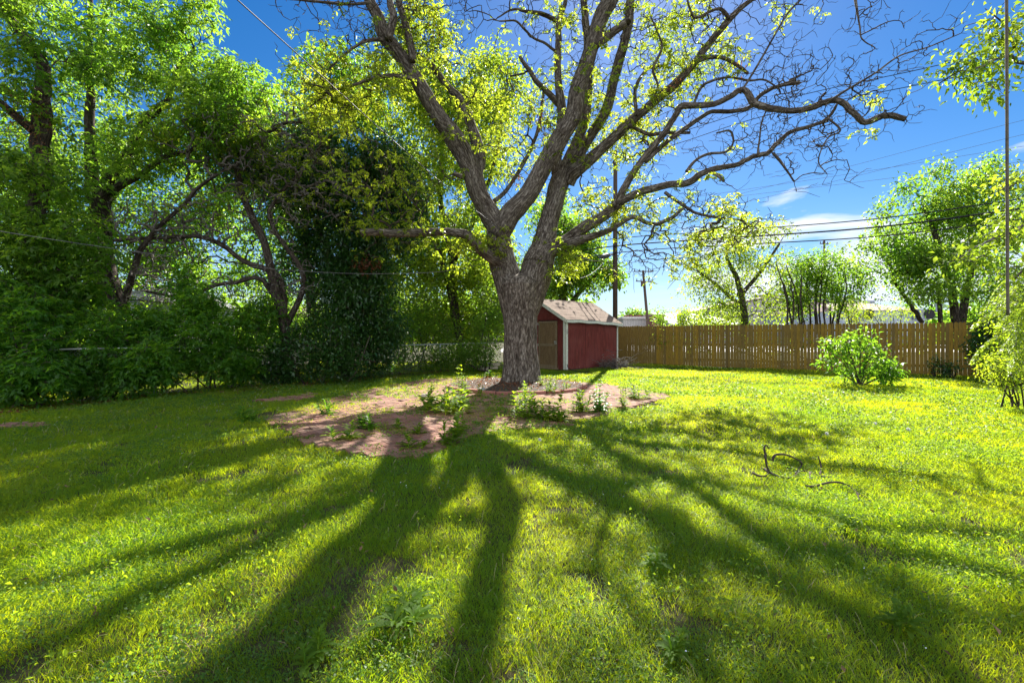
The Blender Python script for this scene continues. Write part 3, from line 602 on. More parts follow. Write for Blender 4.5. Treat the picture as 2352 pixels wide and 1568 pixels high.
bush('rounded green bush below the bare tangled branches, left of the open wire fence', 440, 11.2, [(430, 780, 11.2, 120, 80, .9, 420), (350, 820, 10.8, 80, 60, .7, 240), (470, 700, 11.6, 60, 50, .6, 150), (510, 830, 11.3, 60, 45, .6, 170), (420, 660, 11.8, 30, 40, .4, 60), (330, 740, 11, 70, 50, .7, 160)], hl, 'leaf_hedge', 53, 9)
bush('small bush with loose upright shoots in front of the wire mesh', 560, 12.1, [(560, 760, 12.3, 70, 60, .6, 200), (555, 840, 12, 45, 35, .5, 90), (600, 720, 12.6, 50, 40, .6, 100)], hl, 'leaf_hedge', 54, 5)
bush('undergrowth of small bright leaves behind the fence, right of the evergreen', 940, 17.6, [(930, 740, 17.6, 70, 60, 1, 260), (1000, 760, 18, 70, 40, 1, 220), (900, 810, 16.3, 50, 40, .6, 150), (960, 700, 18, 70, 50, 1, 180), (990, 825, 16.8, 60, 26, .5, 160)], SL(12, .16, .08, .55), 'leaf_mid', 55, 8)
bush('vine-covered bush against the fence beside the big trunk', 1100, 17.5, [(1090, 810, 17.4, 50, 34, .7, 220), (1120, 760, 18.5, 50, 60, 1, 220), (1040, 820, 17, 50, 26, .5, 160), (1130, 690, 19, 40, 70, 1, 180)], SL(12, .15, .08, .6), 'leaf_mid', 56, 7)
bush('low shrubs in the shade behind the wire fence under the evergreen tree', 700, 16.5, [(700, 760, 16.5, 120, 50, 1, 220), (560, 790, 15.5, 110, 40, 1, 180), (820, 780, 16.5, 90, 40, 1, 160), (400, 720, 16, 160, 50, 1, 180)], SL(12, .18, .1, .5), 'leaf_mid', 57, 9)

# ---------------------------------------------------------------- trees and bushes on the right, beyond the picket fence
bt = SL(13, .26, .125, .55)
plant('young_tree', 'open airy tree over the wooden fence with sky showing through, right of the leaning pole', 'tree',
      [stem_px([(1706, 800, 16), (1703, 742, 15), (1700, 690, 14), (1690, 640, 11), (1670, 590, 8), (1680, 530, 5)], 24), stem_px([(1700, 680, 11), (1750, 620, 8), (1790, 560, 5)], 24), stem_px([(1700, 700, 10), (1640, 650, 7), (1600, 620, 5)], 24)],
      clumps([(1680, 620, 24, 90, 60, 1.8, 230), (1620, 660, 24, 60, 50, 1.6, 150), (1740, 560, 24, 80, 60, 1.8, 170), (1760, 650, 24, 70, 60, 1.6, 160), (1680, 710, 24, 110, 40, 1.5, 230), (1790, 700, 24, 60, 50, 1.4, 140), (1690, 530, 24, 60, 36, 1.5, 70)]),
      [('crown', SL(10, .19, .14, .5), 'leaf_yell')], 61, rtip=.006, rmax=.07)
def multistem():
    r = np.random.default_rng(4); st = []
    for i in range(15):
        x = 1806+i*9+r.normal()*3; tx = x+(x-1870)*.35+r.normal()*8
        st.append(stem_px([(x, 800, 4.5), (x, 740, 4), ((x+tx)/2+r.normal()*4, 670, 3.4), (tx, 600+r.random()*50, 2)], 22+r.normal()*.5))
    return plant('multi_stem_tree', 'dark many-stemmed tree with upright trunks rising behind the middle of the wooden fence', 'tree', st,
      clumps([(1890, 610, 22, 70, 40, 1.4, 260), (1840, 650, 22, 50, 45, 1.2, 170), (1940, 650, 22, 50, 50, 1.2, 200), (1880, 690, 22, 90, 45, 1.2, 150)]), [('crown', SL(12, .17, .13, .5), 'leaf_mid')], 62, rtip=.005, rmax=.05, sides=7)
multistem()
plant('spreading_tree', 'large rounded green tree rising over the right end of the wooden fence', 'tree',
      [stem_px([(2195, 800, 18), (2195, 742, 17), (2190, 690, 16), (2180, 640, 13), (2150, 560, 12), (2120, 480, 7)], 18.2), stem_px([(2208, 745, 17), (2225, 660, 13), (2240, 560, 12), (2230, 440, 7)], 18.2), stem_px([(2120, 742, 9), (2105, 715, 9), (2090, 690, 8), (2060, 640, 5)], 18.4), stem_px([(2160, 742, 9), (2158, 700, 9), (2150, 650, 6)], 18.4)],
      clumps([(2110, 530, 18.2, 110, 60, 1.7, 270), (2180, 465, 18, 100, 50, 1.7, 260), (2250, 480, 17.8, 90, 90, 1.6, 330), (2060, 600, 18.2, 80, 60, 1.5, 260), (2160, 600, 18, 110, 70, 1.6, 330), (2270, 620, 18, 90, 80, 1.5, 260), (2350, 540, 18, 90, 120, 1.6, 260), (2130, 670, 18.2, 110, 36, 1.4, 170), (2225, 410, 18, 60, 36, 1.3, 90), (2085, 425, 18, 26, 14, .6, 26), (2030, 480, 18, 22, 20, .6, 26), (2150, 392, 18, 24, 18, .6, 26), (2000, 560, 18, 26, 16, .6, 24), (2270, 375, 18, 22, 20, .6, 24), (2290, 700, 18, 80, 50, 1.3, 200)]),
      [('crown', SL(12, .17, .13, .55), 'leaf_mid')], 63, rtip=.005, rmax=.08)
bush('bright yellow-green bush peeking over the fence left of the blue-grey warehouse wall', 1955, 24, [(1955, 715, 24, 36, 28, .8, 130)], SL(10, .2, .1, .5), 'leaf_pecan', 64, 4)
bush('pale flowering bush peeking over the fence in front of the warehouse fans', 2055, 23, [(2050, 722, 23, 45, 18, .8, 80), (2080, 712, 23, 30, 16, .6, 36), (2010, 726, 23, 25, 12, .6, 36)], SL(8, .18, .07, .7), 'leaf_weed', 65, 4)
bush('small tree-like bush over the fence left of the white roof', 1520, 36, [(1518, 732, 36, 14, 18, .6, 70)], SL(10, .24, .14, .6), 'leaf_mid', 66, 3)
bush('row of bushes over the fence under the airy tree', 1600, 27, [(1590, 736, 27, 50, 18, .8, 150), (1570, 725, 27, 20, 20, .6, 50), (1650, 745, 27, 60, 14, .8, 130)], SL(10, .22, .11, .6), 'leaf_weed', 67, 5)
# behind the fence at the very left of it and low growth seen through the gaps
bush('low green growth along the back of the wooden fence', 1800, 20, [(1700, 785, 20.5, 220, 26, .5, 240), (2050, 785, 17.6, 200, 26, .4, 200)], SL(9, .2, .1, .5), 'leaf_weed', 68, 8)

# ---------------------------------------------------------------- right edge: near elm, mimosa, shrub, ivy, bush
plant('elm_tree', 'tree off the right edge reaching in with sunlit yellow-green toothed leaves', 'tree',
      [([(7.1, 4.9, -.05), (7.0, 4.8, 1.5), (6.8, 4.6, 3.2), (6.2, 4.4, 5.0), (5.2, 4.2, 6.2)], [.16, .14, .12, .08, .04]),
       (np.array([(6.9, 4.75, 2.0), at(2420, 520, 5.2), at(2340, 540, 4.9), at(2260, 575, 4.7), at(2190, 600, 4.5)]), [.04, .025, .016, .01, .004]),
       (np.array([(6.8, 4.6, 3.4), at(2430, 130, 4.6), at(2330, 110, 4.4), at(2240, 130, 4.3), at(2160, 175, 4.2)]), [.04, .02, .014, .009, .004]),
       (np.array([(6.9, 4.7, 2.6), at(2420, 400, 5.6), at(2340, 420, 5.4), at(2280, 440, 5.3)]), [.04, .02, .012, .004]),
       (np.array([at(2330, 110, 4.4), at(2310, 60, 4.4), at(2262, 20, 4.4)]), [.012, .008, .003])],
      np.concatenate([ell(at(px, py, d), (rx/F*d, rd, ry/F*d), n, 70+i, .3) for i, (px, py, d, rx, ry, rd, n) in enumerate([
          (2300, 110, 4.4, 60, 50, .25, 46), (2220, 150, 4.3, 55, 28, .2, 34), (2280, 200, 4.3, 50, 40, .2, 26), (2275, 50, 4.4, 22, 36, .15, 14), (2350, 60, 4.5, 30, 60, .2, 20),
          (2300, 545, 4.8, 60, 24, .25, 36), (2220, 590, 4.6, 50, 18, .2, 26), (2340, 500, 5, 40, 30, .3, 24), (2330, 420, 5.4, 45, 30, .3, 26), (2340, 620, 5, 40, 30, .3, 16)])]),
      [('crown', SL(9, .07, .058, .5, .5), 'leaf_yell')], 71, rtip=.002, rmax=.02, bark='bark3')
def mimosa():
    t = thing('mimosa_tree', 'feathery mimosa fronds hanging in from the right edge above the shrub', 'tree')
    mb = MB(); P = smooth_path([base(2520, 6.4, -.05), at(2480, 760, 6.3), at(2430, 650, 6.1), at(2380, 600, 6.0), at(2330, 640, 5.9)], 5)
    mb.tube(P, np.linspace(.05, .012, len(P)), 8, rough=.05); mb.build('trunk', MT['bark2'], t); r = np.random.default_rng(3)
    st = MB(); lf = []
    for k in range(13):
        x0, y0 = [(2360, 640), (2350, 760), (2390, 700), (2345, 650), (2360, 780)][k % 5]; d = 5.9+r.normal()*.2
        a0 = r.uniform(2.4, 3.9); L_ = r.uniform(.3, .55); o = at(x0+r.normal()*12, y0+r.normal()*14, d)
        dr = np.array([math.cos(a0), r.normal()*.5, math.sin(a0)*.3+.15]); ts = np.linspace(0, 1, 9)[:, None]
        Q = o+dr*L_*ts-np.array([0, 0, 1.])*L_*.75*ts**2; st.tube(Q, np.linspace(.004, .0015, 9), 4, cap=False)
        for j in range(2, 9):
            for sg in (-1, 1):
                tq = nrm(Q[j]-Q[j-1]); s_ = nrm(np.cross(tq, [0, 0, 1.])*sg+tq*.7+np.array([0, 0, -.35])); pl = .17*(1-.06*j); u = np.linspace(0.05, 1, 16)[:, None]
                pp = Q[j]+s_*pl*u-np.array([0, 0, 1.])*pl*.5*u*u; st.tube(pp[::5], .001, 3, cap=False)
                for e in (-1, 1):
                    n_ = nrm(np.cross(s_, [0, 0, 1.])); lf.append(leaf_quads(pp, np.repeat((nrm(n_*e+s_*.8))[None], 16, 0)+r.normal(size=(16, 3))*.05, +.035, .34, k*50+j*4+sg+e, .05, .1))
    st.build('branches', MT['twig'], t); MB().quads(np.concatenate(lf)).build('fronds', MT['leaf_yell'], t)
mimosa()
bush('sunlit privet shrub with arching shoots at the right edge of the lawn', 2330, 8.6, [(2350, 800, 8.6, 60, 60, .5, 130), (2330, 860, 8.3, 50, 40, .5, 110), (2300, 830, 8.6, 40, 30, .4, 50), (2390, 720, 8.8, 60, 80, .5, 120), (2340, 745, 8.7, 50, 30, .4, 50)], SL(13, .10, .05, .5, .1), 'leaf_weed', 72, 8, name='shrub')
bush('dark ivy-covered bush burying the right end of the wooden fence', 2290, 13.2, [(2290, 780, 13.6, 50, 50, .5, 240), (2320, 840, 13, 60, 40, .5, 200), (2340, 720, 13.4, 60, 60, .5, 200), (2255, 800, 14, 28, 40, .3, 90), (2400, 800, 12.5, 70, 80, .6, 160), (2270, 750, 14, 30, 20, .3, 60)], SL(12, .12, .07, .75, .3), 'leaf_dark', 73, 7)
bush('leafy waist-high bush growing on the lawn in front of the wooden fence', 1972, 12.3, [(1940, 780, 12.3, 8, 22, .1, 8), (2010, 785, 12.3, 8, 22, .1, 8), (1965, 855, 12.3, 60, 34, .5, 64), (1905, 790, 12.3, 14, 10, .2, 12), (2050, 845, 12.2, 16, 12, .2, 14), (1925, 800, 12.3, 34, 22, .35, 45), (1990, 800, 12.3, 34, 24, .35, 45), (2020, 845, 12.2, 38, 26, .35, 60), (1975, 774, 12.3, 10, 16, .2, 14), (1900, 830, 12.3, 20, 16, .2, 18), (2040, 860, 12.2, 24, 20, .25, 40)], SL(7, .085, .12, .42, .1), 'leaf_hedge', 74, 12)
# vines on the wooden fence
for px, py, d, n, lb in ((2150, 838, 15.1, 34, 'small vine tuft climbing the boards low near the right end of the wooden fence'), (2185, 852, 14.9, 40, 'flat vine patch at the foot of the wooden fence beside the ivy-covered bush')):
    bush(lb, px, d, [(px, py, d-.15, 26, 20, .1, n)], SL(10, .08, .06, .8), 'leaf_dark', px, 3, name='vine')

# ---------------------------------------------------------------- red shed
def rotz(v, a): c, s = math.cos(a), math.sin(a); return (c*v[0]-s*v[1], s*v[0]+c*v[1])
def prism(mb, pts, axis_vec):
    """closed prism: polygon pts (3d) extruded by axis_vec"""
    P = np.asarray(pts, float); Q = P+np.asarray(axis_vec, float); n = len(P); o = mb.n
    V = np.vstack([P, Q]); mb.v.append(V); mb.a.append(V); mb.n += 2*n
    mb.f.append(np.array([[o+i, o+(i+1) % n, o+n+(i+1) % n, o+n+i] for i in range(n)]))
    mb.fs += [list(range(o, o+n))[::-1], list(range(o+n, o+2*n))]
    return mb
def shed():
    A = (2.07, 17.6); ang = math.atan2(.669, .743); Ls, Ws, H, RH = 3.43, 2.92, 2.0, 2.79
    t = thing('garden_shed', 'small weathered red shed with a raw wooden door and sunlit shingle roof', 'shed', None, (A[0], A[1], 0), ang)
    m = Mat('red_paint'); v = m.coord('obj', (3.2, 3.2, .55)); n = m.noise(v, 3.0, 6, .65, .3); n2 = m.noise(m.coord('obj', (9, 9, 1.1)), 3, 5, .7); n3 = m.noise(m.coord(), 1.1, 3)
    sep = m.N('ShaderNodeSeparateXYZ'); m.L(m.coord(), sep.inputs[0])
    low = m.ramp(sep.outputs[2], [(0.02, 1.0), (.32, 0.0)])
    c = m.ramp(n, [(.32, (.10, .018, .015)), (.6, (.175, .034, .028)), (.8, (.23, .065, .052))])
    c = m.mix(m.ramp(n3, [(.45, 0.0), (.75, .5)]), c, (.21, .065, .06))
    pe = m.ramp(n2, [(.60, 0.0), (.68, 1.0)]); c = m.mix(m.mix(low, m.mix(.82, pe, (0, 0, 0)), pe), c, (.42, .34, .30))
    red = m.surf(c, .75, n2, .25, .008, spec=.25)
    cream = simple('white_trim_paint', (.62, .63, .56), .6, 9, .3, .3, stretch=(6, 6, 1.2))
    # walls: gable prism end faces and long sides
    w = MB(); th = .04
    prism(w, [(0, 0, .04), (Ls, 0, .04), (Ls, 0, H), (0, 0, H)], (0, th, 0))
    prism(w, [(0, Ws-th, .04), (Ls, Ws-th, .04), (Ls, Ws-th, H), (0, Ws-th, H)], (0, th, 0))
    prism(w, [(Ls-th, th+.002, .04), (Ls-th, Ws-th-.002, .04), (Ls-th, Ws-th-.002, H), (Ls-th, Ws/2, RH-.02), (Ls-th, th+.002, H)], (th, 0, 0))
    # front gable wall with an opening for the door (y .38 .. 1.46)
    d0, d1, dh = .40, 1.46, 1.98
    prism(w, [(0, th+.002, .04), (0, d0, .04), (0, d0, H), (0, th+.002, H)], (th, 0, 0))
    prism(w, [(0, d1, .04), (0, Ws-th-.002, .04), (0, Ws-th-.002, H), (0, d1, H)], (th, 0, 0))
    prism(w, [(0, th+.002, H+.001), (0, Ws-th-.002, H+.001), (0, Ws/2, RH-.02)], (th, 0, 0))
    w.build('wall', red, t, False)
    for x in (1.22, 2.44):
        MB().box((x, -.001, 1.02), (.006, .006, 1.92)).build('panel_seam', simple('seam_dark', (.06, .012, .01)), t, False)
    # floor plinth
    MB().box((Ls/2, Ws/2, .02), (Ls-.1, Ws-.1, .09)).build('plinth', simple('old_wood', (.10, .085, .07)), t, False)
    # roof slabs with sag
    m = Mat('shingles'); at_ = m.N('ShaderNodeAttribute', attribute_name='bark').outputs['Vector']
    br = m.N('ShaderNodeTexBrick'); m.L(at_, br.inputs[0]); br.inputs['Scale'].default_value = 1; br.inputs['Brick Width'].default_value = .31; br.inputs['Row Height'].default_value = .135
    br.inputs['Mortar Size'].default_value = .009; br.inputs['Color1'].default_value = (.19, .135, .10, 1); br.inputs['Color2'].default_value = (.28, .205, .155, 1); br.inputs['Mortar'].default_value = (.06, .045, .04, 1)
    nn = m.noise(m.coord(), 2.2, 5, .6); n4 = m.noise(m.coord(), 40, 3)
    c = m.mix(m.ramp(nn, [(.4, 0.0), (.7, .45)]), br.outputs['Color'], (.34, .265, .21)); c = m.mix(m.ramp(n4, [(.4, .35), (.6, 0.0)]), c, (.12, .09, .08))
    shm = m.surf(c, .95, br.outputs['Fac'], -.5, .01, spec=.1)
    ov, og = .17, .13; slope = (RH-H)/(Ws/2)
    for side in (0, 1):
        nx, ny = 24, 24; V = []; B = []
        for i in range(nx+1):
            for j in range(ny+1):
                x = -og+(Ls+2*og)*i/nx; s_ = -ov+(Ws/2+ov)*j/ny; z = H+slope*s_+.07
                sag = .10*(i/nx)**2*(1-j/ny)+.02*math.sin(i*.9)*(1-j/ny)*.5; z -= sag
                y = s_ if side == 0 else Ws-s_
                z += (.006 if int((s_+ov)*1.12/.135) % 2 else 0); V.append((x, y, z)); B.append((x, (s_+ov)*1.13, 0))
        V = np.array(V); k = np.array([i*(ny+1)+j for i in range(nx) for j in range(ny)])
        f = np.stack([k, k+ny+1, k+ny+2, k+1], -1); f = f if side == 0 else f[:, ::-1]
        rb = MB().add(V, f, B); rb.add(V-np.array([0, 0, .035]), f[:, ::-1], B)
        rb.build('roof', shm, t, True)
        # eave fascia following the sag
        e = V[[i*(ny+1) for i in range(nx+1)]]; fb = MB(); yo = -.012 if side == 0 else .012
        for i in range(nx):
            a, b = e[i], e[i+1]; fb.add([a+(0, yo, -.115), b+(0, yo, -.115), b+(0, yo, -.012), a+(0, yo, -.012), a+(0, -yo, -.115), b+(0, -yo, -.115), b+(0, -yo, -.012), a+(0, -yo, -.012)], [[0, 1, 2, 3], [5, 4, 7, 6], [0, 4, 5, 1], [3, 2, 6, 7]])
        fb.build('fascia', cream, t, False)
        # rake board on the front and back gable
        for xx in (-og-.012, Ls+og-.012):
            k0 = 0 if xx < 0 else nx*(ny+1); a = V[k0]; b = V[k0+ny]
            MB2 = MB(); yy = lambda p: (xx, p[1], p[2])
            prism(MB2, [(xx, a[1], a[2]-.14), (xx, b[1], b[2]-.14), (xx, b[1], b[2]-.01), (xx, a[1], a[2]-.01)][::1], (.024, 0, 0)); MB2.build('rake_board', cream, t, False)
    # corner trims
    for (x, y) in ((-.022, .045), (.05, -.022), (Ls-.05, -.022)):
        sz = (.03, .09, 1.93) if x < 0 else ((.10, .03, 1.93) if x < 1 else (.07, .03, 1.70))
        MB().box((x, y, .04+sz[2]/2+(0 if x < 1 else .2)), sz).build('corner_trim', cream, t, False)
    # door: plywood with battens
    m = Mat('plywood'); wv = m.N('ShaderNodeTexWave', wave_type='RINGS', rings_direction='SPHERICAL'); m.L(m.coord('obj', (1, 2.6, .8)), wv.inputs[0])
    for k_, v_ in (('Scale', 3.3), ('Distortion', 9), ('Detail', 3), ('Detail Scale', 1.2)): wv.inputs[k_].default_value = v_
    n5 = m.noise(m.coord('obj', (3, 3, .8)), 3, 4)
    c = m.ramp(wv.outputs[0], [(.2, (.15, .09, .045)), (.7, (.27, .18, .095))]); c = m.mix(m.ramp(n5, [(.35, .5), (.65, 0.0)]), c, (.11, .075, .045))
    ply = m.surf(c, .85, spec=.15); bat = simple('door_batten', (.22, .16, .10), .85, 5, .3, .2, stretch=(1, 5, .8))
    d = MB().box((-.004, (d0+d1)/2, 1.0), (.03, d1-d0-.03, 1.86)).build('door', ply, t, False)
    for (y, z, sy, sz) in (((d0+d1)/2, 1.895, d1-d0-.05, .07), ((d0+d1)/2, .99, d1-d0-.25, .10), (d0+.06, 1.0, .07, 1.7), (d1-.06, 1.0, .07, 1.7), ((d0+d1)/2, .13, d1-d0-.05, .10)):
        MB().box((-.028, y, z), (.018, sy, sz)).build('batten', bat, d, False)
    mt = simple('galvanised', (.45, .46, .44), .45, 8, .2, .1, .6)
    MB().box((-.046, d0+.09, 1.12), (.012, .14, .035)).tube([(-.05, d0+.10, 1.12), (-.08, d0+.10, 1.10), (-.08, d0+.10, 1.03), (-.05, d0+.10, 1.01)], .008).box((-.07, d0+.03, 1.05), (.03, .05, .06)).build('hasp', mt, d, False)
    for z in (.98, 1.83): MB().box((-.04, d1-.015, z), (.012, .05, .09)).build('hinge', mt, d, False)
    MB().box((-.012, (d0+d1)/2, .05), (.06, d1-d0+.06, .07)).build('threshold', bat, t, False)
    MB().box((.0, (d0+d1)/2, 1.975), (.03, d1-d0+.02, .03)).box((.0, d0-.005, 1.0), (.03, .02, 1.9)).box((.0, d1+.005, 1.0), (.03, .02, 1.9)).build('door_frame', simple('frame_dark_red', (.12, .02, .018)), t, False)
    MB().tube([(.03, -.045, 1.55), (.03, -.09, 1.50), (.03, -.10, 1.55)], .008, 6).tube([(.03, -.045, 1.45), (.03, -.12, 1.43)], .008, 6).box((.05, -.045, 1.5), (.05, .02, .16)).build('hook', mt, t, False)
shed()

# ---------------------------------------------------------------- wooden picket fence
def picket_fence():
    m = Mat('cedar'); oi = m.N('ShaderNodeObjectInfo'); v = m.coord('obj', (7, 7, .9)); n = m.noise(v, 4, 5, .65, .6)
    vo = m.N('ShaderNodeTexVoronoi'); m.L(m.coord('obj', (5, 5, 1.6)), vo.inputs[0]); vo.inputs['Scale'].default_value = 1.3
    c = m.ramp(n, [(.3, (.19, .11, .015)), (.6, (.34, .21, .028)), (.8, (.44, .285, .05))]); c = m.mix(m.ramp(vo.outputs['Distance'], [(.05, .8), (.13, 0.0)]), c, (.07, .035, .015))
    rv = m.N('ShaderNodeMath', operation='MULTIPLY'); m.L(oi.outputs['Random'], rv.inputs[0]); rv.inputs[1].default_value = .75
    c = m.mix(rv.outputs[0], c, (.12, .09, .045)); mat = m.surf(c, .8, n, .25, .005, spec=.15)
    o0 = np.array([4.80, 21.76]); o1 = np.array([15.9, 14.36]); Lf = np.linalg.norm(o1-o0); u = (o1-o0)/Lf; nb = np.array([u[1], -u[0]])
    if nb[1] < 0: nb = -nb
    ang = math.atan2(u[1], u[0])
    t = thing('wooden_fence', 'long brown cedar picket fence with rounded tops along the back of the lawn', 'fence', None, (o0[0], o0[1], 0), ang)
    meshes = []
    for k in range(5):
        w, h = .098, 1.80; q = []
        for zx, zz in ((-w/2, .03), (w/2, .03), (w/2, h-.045), (w/2-.012, h-.018), (w/2-.03, h-.002), (0, h+.004), (-w/2+.03, h-.002), (-w/2+.012, h-.018), (-w/2, h-.045)): q.append((zx, 0, zz))
        b = prism(MB(), q, (0, .016, 0)); meshes.append(b.mesh('picket', mat, False))
    r = np.random.default_rng(12); s = .06; rest = MB(); ks = []
    while s < Lf-.05: ks.append(s); s += .1025+r.random()*.004+(.0 if s < 3.4 else (.001 if s < 7 else .0035))
    first = max(0, len(ks)-6-100)
    for i, s in enumerate(ks):
        h = r.normal()*.008; wz = .98+.03*r.random(); tl = r.normal()*.0035; x, y = o0+u*s; gzv = float(gz(x, y))
        if i < first or i >= first+100:
            w, hh = .098, 1.80+h; prism(rest, [(s+a, 0, z) for a, z in ((-w/2, .03), (w/2, .03), (w/2, hh-.045), (w/2-.012, hh-.018), (w/2-.03, hh-.002), (0, hh+.004), (-w/2+.03, hh-.002), (-w/2+.012, hh-.018), (-w/2, hh-.045))], (0, .016, 0)); continue
        if 3.4 < s < 9 and r.random() < .28: wz = .93
        if s <= 3.4 and r.random() < .65: wz = 1.058
        p = bpy.data.objects.new('picket', meshes[i % 5]); C.collection.objects.link(p); p.parent = t
        p.location = (s, r.normal()*.002, h); p.rotation_euler = (0, tl, 0); p.scale = (wz, 1, 1)
    tag(rest.build('pickets', mat, t, False), kind='stuff')
    for z in (.33, .98, 1.55): MB().box((Lf/2, .045, z), (Lf, .038, .088)).build('rail', mat, t, False)
    for k in range(6): MB().box((.15+k*2.44, .12, .86), (.089, .089, 1.74)).build('post', mat, t, False)
picket_fence()

# ---------------------------------------------------------------- chain link fence
def chain_fence():
    gal = simple('galvanised_dull', (.42, .44, .43), .4, 8, .2, .1, .5)
    K = [(-70, 928, 808), (195, 922, 801), (595, 884, 796), (940, 857, 795), (1160, 846, 786)]; W = []; TZ = []
    for px, pb, ptp in K:
        d = CH*F/(pb-HZ); W.append(((px-1176)/F*d, d)); TZ.append(CH-(ptp-HZ)/F*d)
    W = np.array(W); TZ = np.clip(TZ, 1.02, 1.12)
    t = thing('chain_link_fence', 'waist-high chain link fence with a pale top rail running in front of the woods', 'fence')
    top = np.column_stack([W, TZ]); mb = MB(); mb.tube(smooth_path(top, 6), .019, 8); mb.build('rail', gal, t)
    seg = np.linalg.norm(W[1:]-W[:-1], axis=1); cum = np.concatenate([[0], np.cumsum(seg)])
    def pt(s): return np.array([np.interp(s, cum, W[:, 0]), np.interp(s, cum, W[:, 1])]), np.interp(s, cum, TZ)
    s = .3
    while s < cum[-1]:
        p, z = pt(s); MB().tube([(p[0], p[1]+.03, 0), (p[0], p[1]+.03, z+.02)], .028, 8).build('post', gal, t); s += 2.9
    mb = MB(); pitch = .075; n = int(cum[-1]/pitch)
    for sg in (1, -1):
        for k in range(-16, n+16):
            s0 = k*pitch; lo = max(0, s0 if sg > 0 else s0-1.04); hi = min(cum[-1], s0+1.04 if sg > 0 else s0)
            if hi-lo < .05: continue
            q = []
            for s in (lo, hi):
                p, z = pt(s); zz = .02+((s-s0) if sg > 0 else (s0-s)); q.append((p[0], p[1]-.012+.003*sg, min(zz, z-.01)))
            mb.tube(q, .0015, 3, cap=False)
    mb.build('wire_mesh', gal, t)
chain_fence()

# ---------------------------------------------------------------- poles and wires
pole_m = simple('pole_wood', (.075, .05, .04), .85, 6, .35, .4, stretch=(8, 8, .5))
dark = simple('wire_black', (.012, .012, .013), .6, 5, .2, .1); grey = simple('wire_grey', (.35, .35, .34), .6, 5, .2, .1)
PD = 22.8; PX = (1413-1176)/F*PD
t = thing('utility_pole', 'tall dark utility pole with a street lamp arm rising behind the shed', 'utility pole')
MB().tube([(PX, PD, -.1), (PX, PD, 5), (PX+.01, PD, 10.6)], [.125, .118, .095], 14, rough=.03).build('pole', pole_m, t)
MB().box(at(1413, 374, PD), (.24, .24, .06)).build('pole_cap', simple('insulator', (.3, .3, .32), .4), t)
la = MB(); la.tube([at(1411, 583, PD-.1), at(1402, 586, PD-.25), at(1396, 589, PD-.4)], .03, 8); la.build('lamp_arm', pole_m, t)
hd = MB(); a, b = at(1402, 586, PD-.35), at(1374, 592, PD-.75); hd.tube([a, a*.7+b*.3, b*.6+a*.4, b], [.05, .13, .11, .03], 10); hd.build('lamp_head', simple('lamp_grey', (.05, .052, .06), .5), t)
def far_pole(base_px, top_px, top_py, d, label, arms):
    t = thing('utility_pole', label, 'utility pole'); b = base(base_px, d, -.2); e = at(top_px, top_py, d)
    MB().tube([b, (b+e)/2, e], [.17, .15, .12], 10).build('pole', pole_m, t)
    ax = nrm(e-b)
    for (f, w, tilt) in arms:
        c = b+(e-b)*f; v = np.array([1, .15, tilt]); v = v/np.linalg.norm(v)
        mb = MB(); mb.tube([c-v*w-np.array([0, .15, 0]), c+v*w-np.array([0, .15, 0])], .055, 6); mb.build('crossarm', pole_m, t)
        for s in (-.9, -.4, .5, .95): MB().tube([c+v*w*s+np.array([0, -.15, .05]), c+v*w*s+np.array([0, -.15, .24])], .045, 6).build('insulator', pole_m, t)
    return t
lp = far_pole(1493, 1477, 621, 46, 'leaning grey utility pole with two crossarms, standing far beyond the fence', [(.985, 1.05, .03), (.86, .9, -.02)])
MB().box(at(1477.5, 652, 45.8), (.42, .3, .5)).build('transformer', pole_m, lp, False)
far_pole(1896, 1893, 553, 55, 'distant utility pole whose top shows above the many-stemmed tree', [(.97, .7, 0.)])
def wire(label, pts, r, mat=None, name='power_line', cat='cable', sag=0.):
    P = smooth_path(np.array([at(*p) for p in pts]), 8); mb = MB(); mb.tube(P, r, 6); return tag(mb.build(name, mat or dark), label, cat)
for k, (yl, y0, y1, rr, lb) in enumerate(((566, 548, 505, .020, 'uppermost of the three thick cables crossing the pole above the wooden fence'), (579, 565, 524, .030, 'middle and thickest of the three cables crossing the pole above the wooden fence'), (598, 581, 545, .022, 'lowest of the three thick cables crossing the pole above the wooden fence'))):
    wire(lb, [(1300, yl+2, 26.5), (1413, y0, PD-.16), (1588, y0-13-k*.5, 20.6), (1990, y1, 16.8), (2400, y1-56+k*4, 13.8)], rr)
wire('upper of two black wires slanting up behind the bare branch tips', [(1413, 350, PD), (1610, 289, 20), (1824, 223, 18), (2134, 155, 15.5), (2420, 85, 13.5)], .013)
wire('lower of two black wires slanting up behind the bare branch tips', [(1413, 372, PD), (1556, 330, 20.5), (1767, 264, 18), (2154, 186, 15.5), (2420, 125, 13.5)], .013)
for py0, py1, lb in ((470, 276, 'faint topmost thin wire high in the open sky over the right-hand tree'), (490, 309, 'faint second thin wire in the open sky, counting down from the topmost'), (452, 336, 'faint third thin wire, just above the crown of the right-hand tree'), (462, 371, 'lowest thin wire entering the crown of the right-hand tree')):
    wire(lb, [(1600, py0, 45), (1950, py0+(py1-py0)*.45, 42), (2352, py1, 38), (2450, py1-12, 37)], .014, simple('wire_far', (.12, .13, .15)))
wire('pale service cable descending from the upper left across the big trunk to the pole', [(520, -25, 5.2), (545, 0, 5.3), (700, 140, 6.6), (900, 320, 8.8), (1050, 450, 10.6), (1140, 520, 11.9), (1230, 600, 13.5), (1290, 632, 15.4), (1340, 637, 18), (1375, 615, 20.8), (1396, 588, 22.4)], .008, simple('cable_grey', (.07, .07, .07), .6, 5, .2, .1))
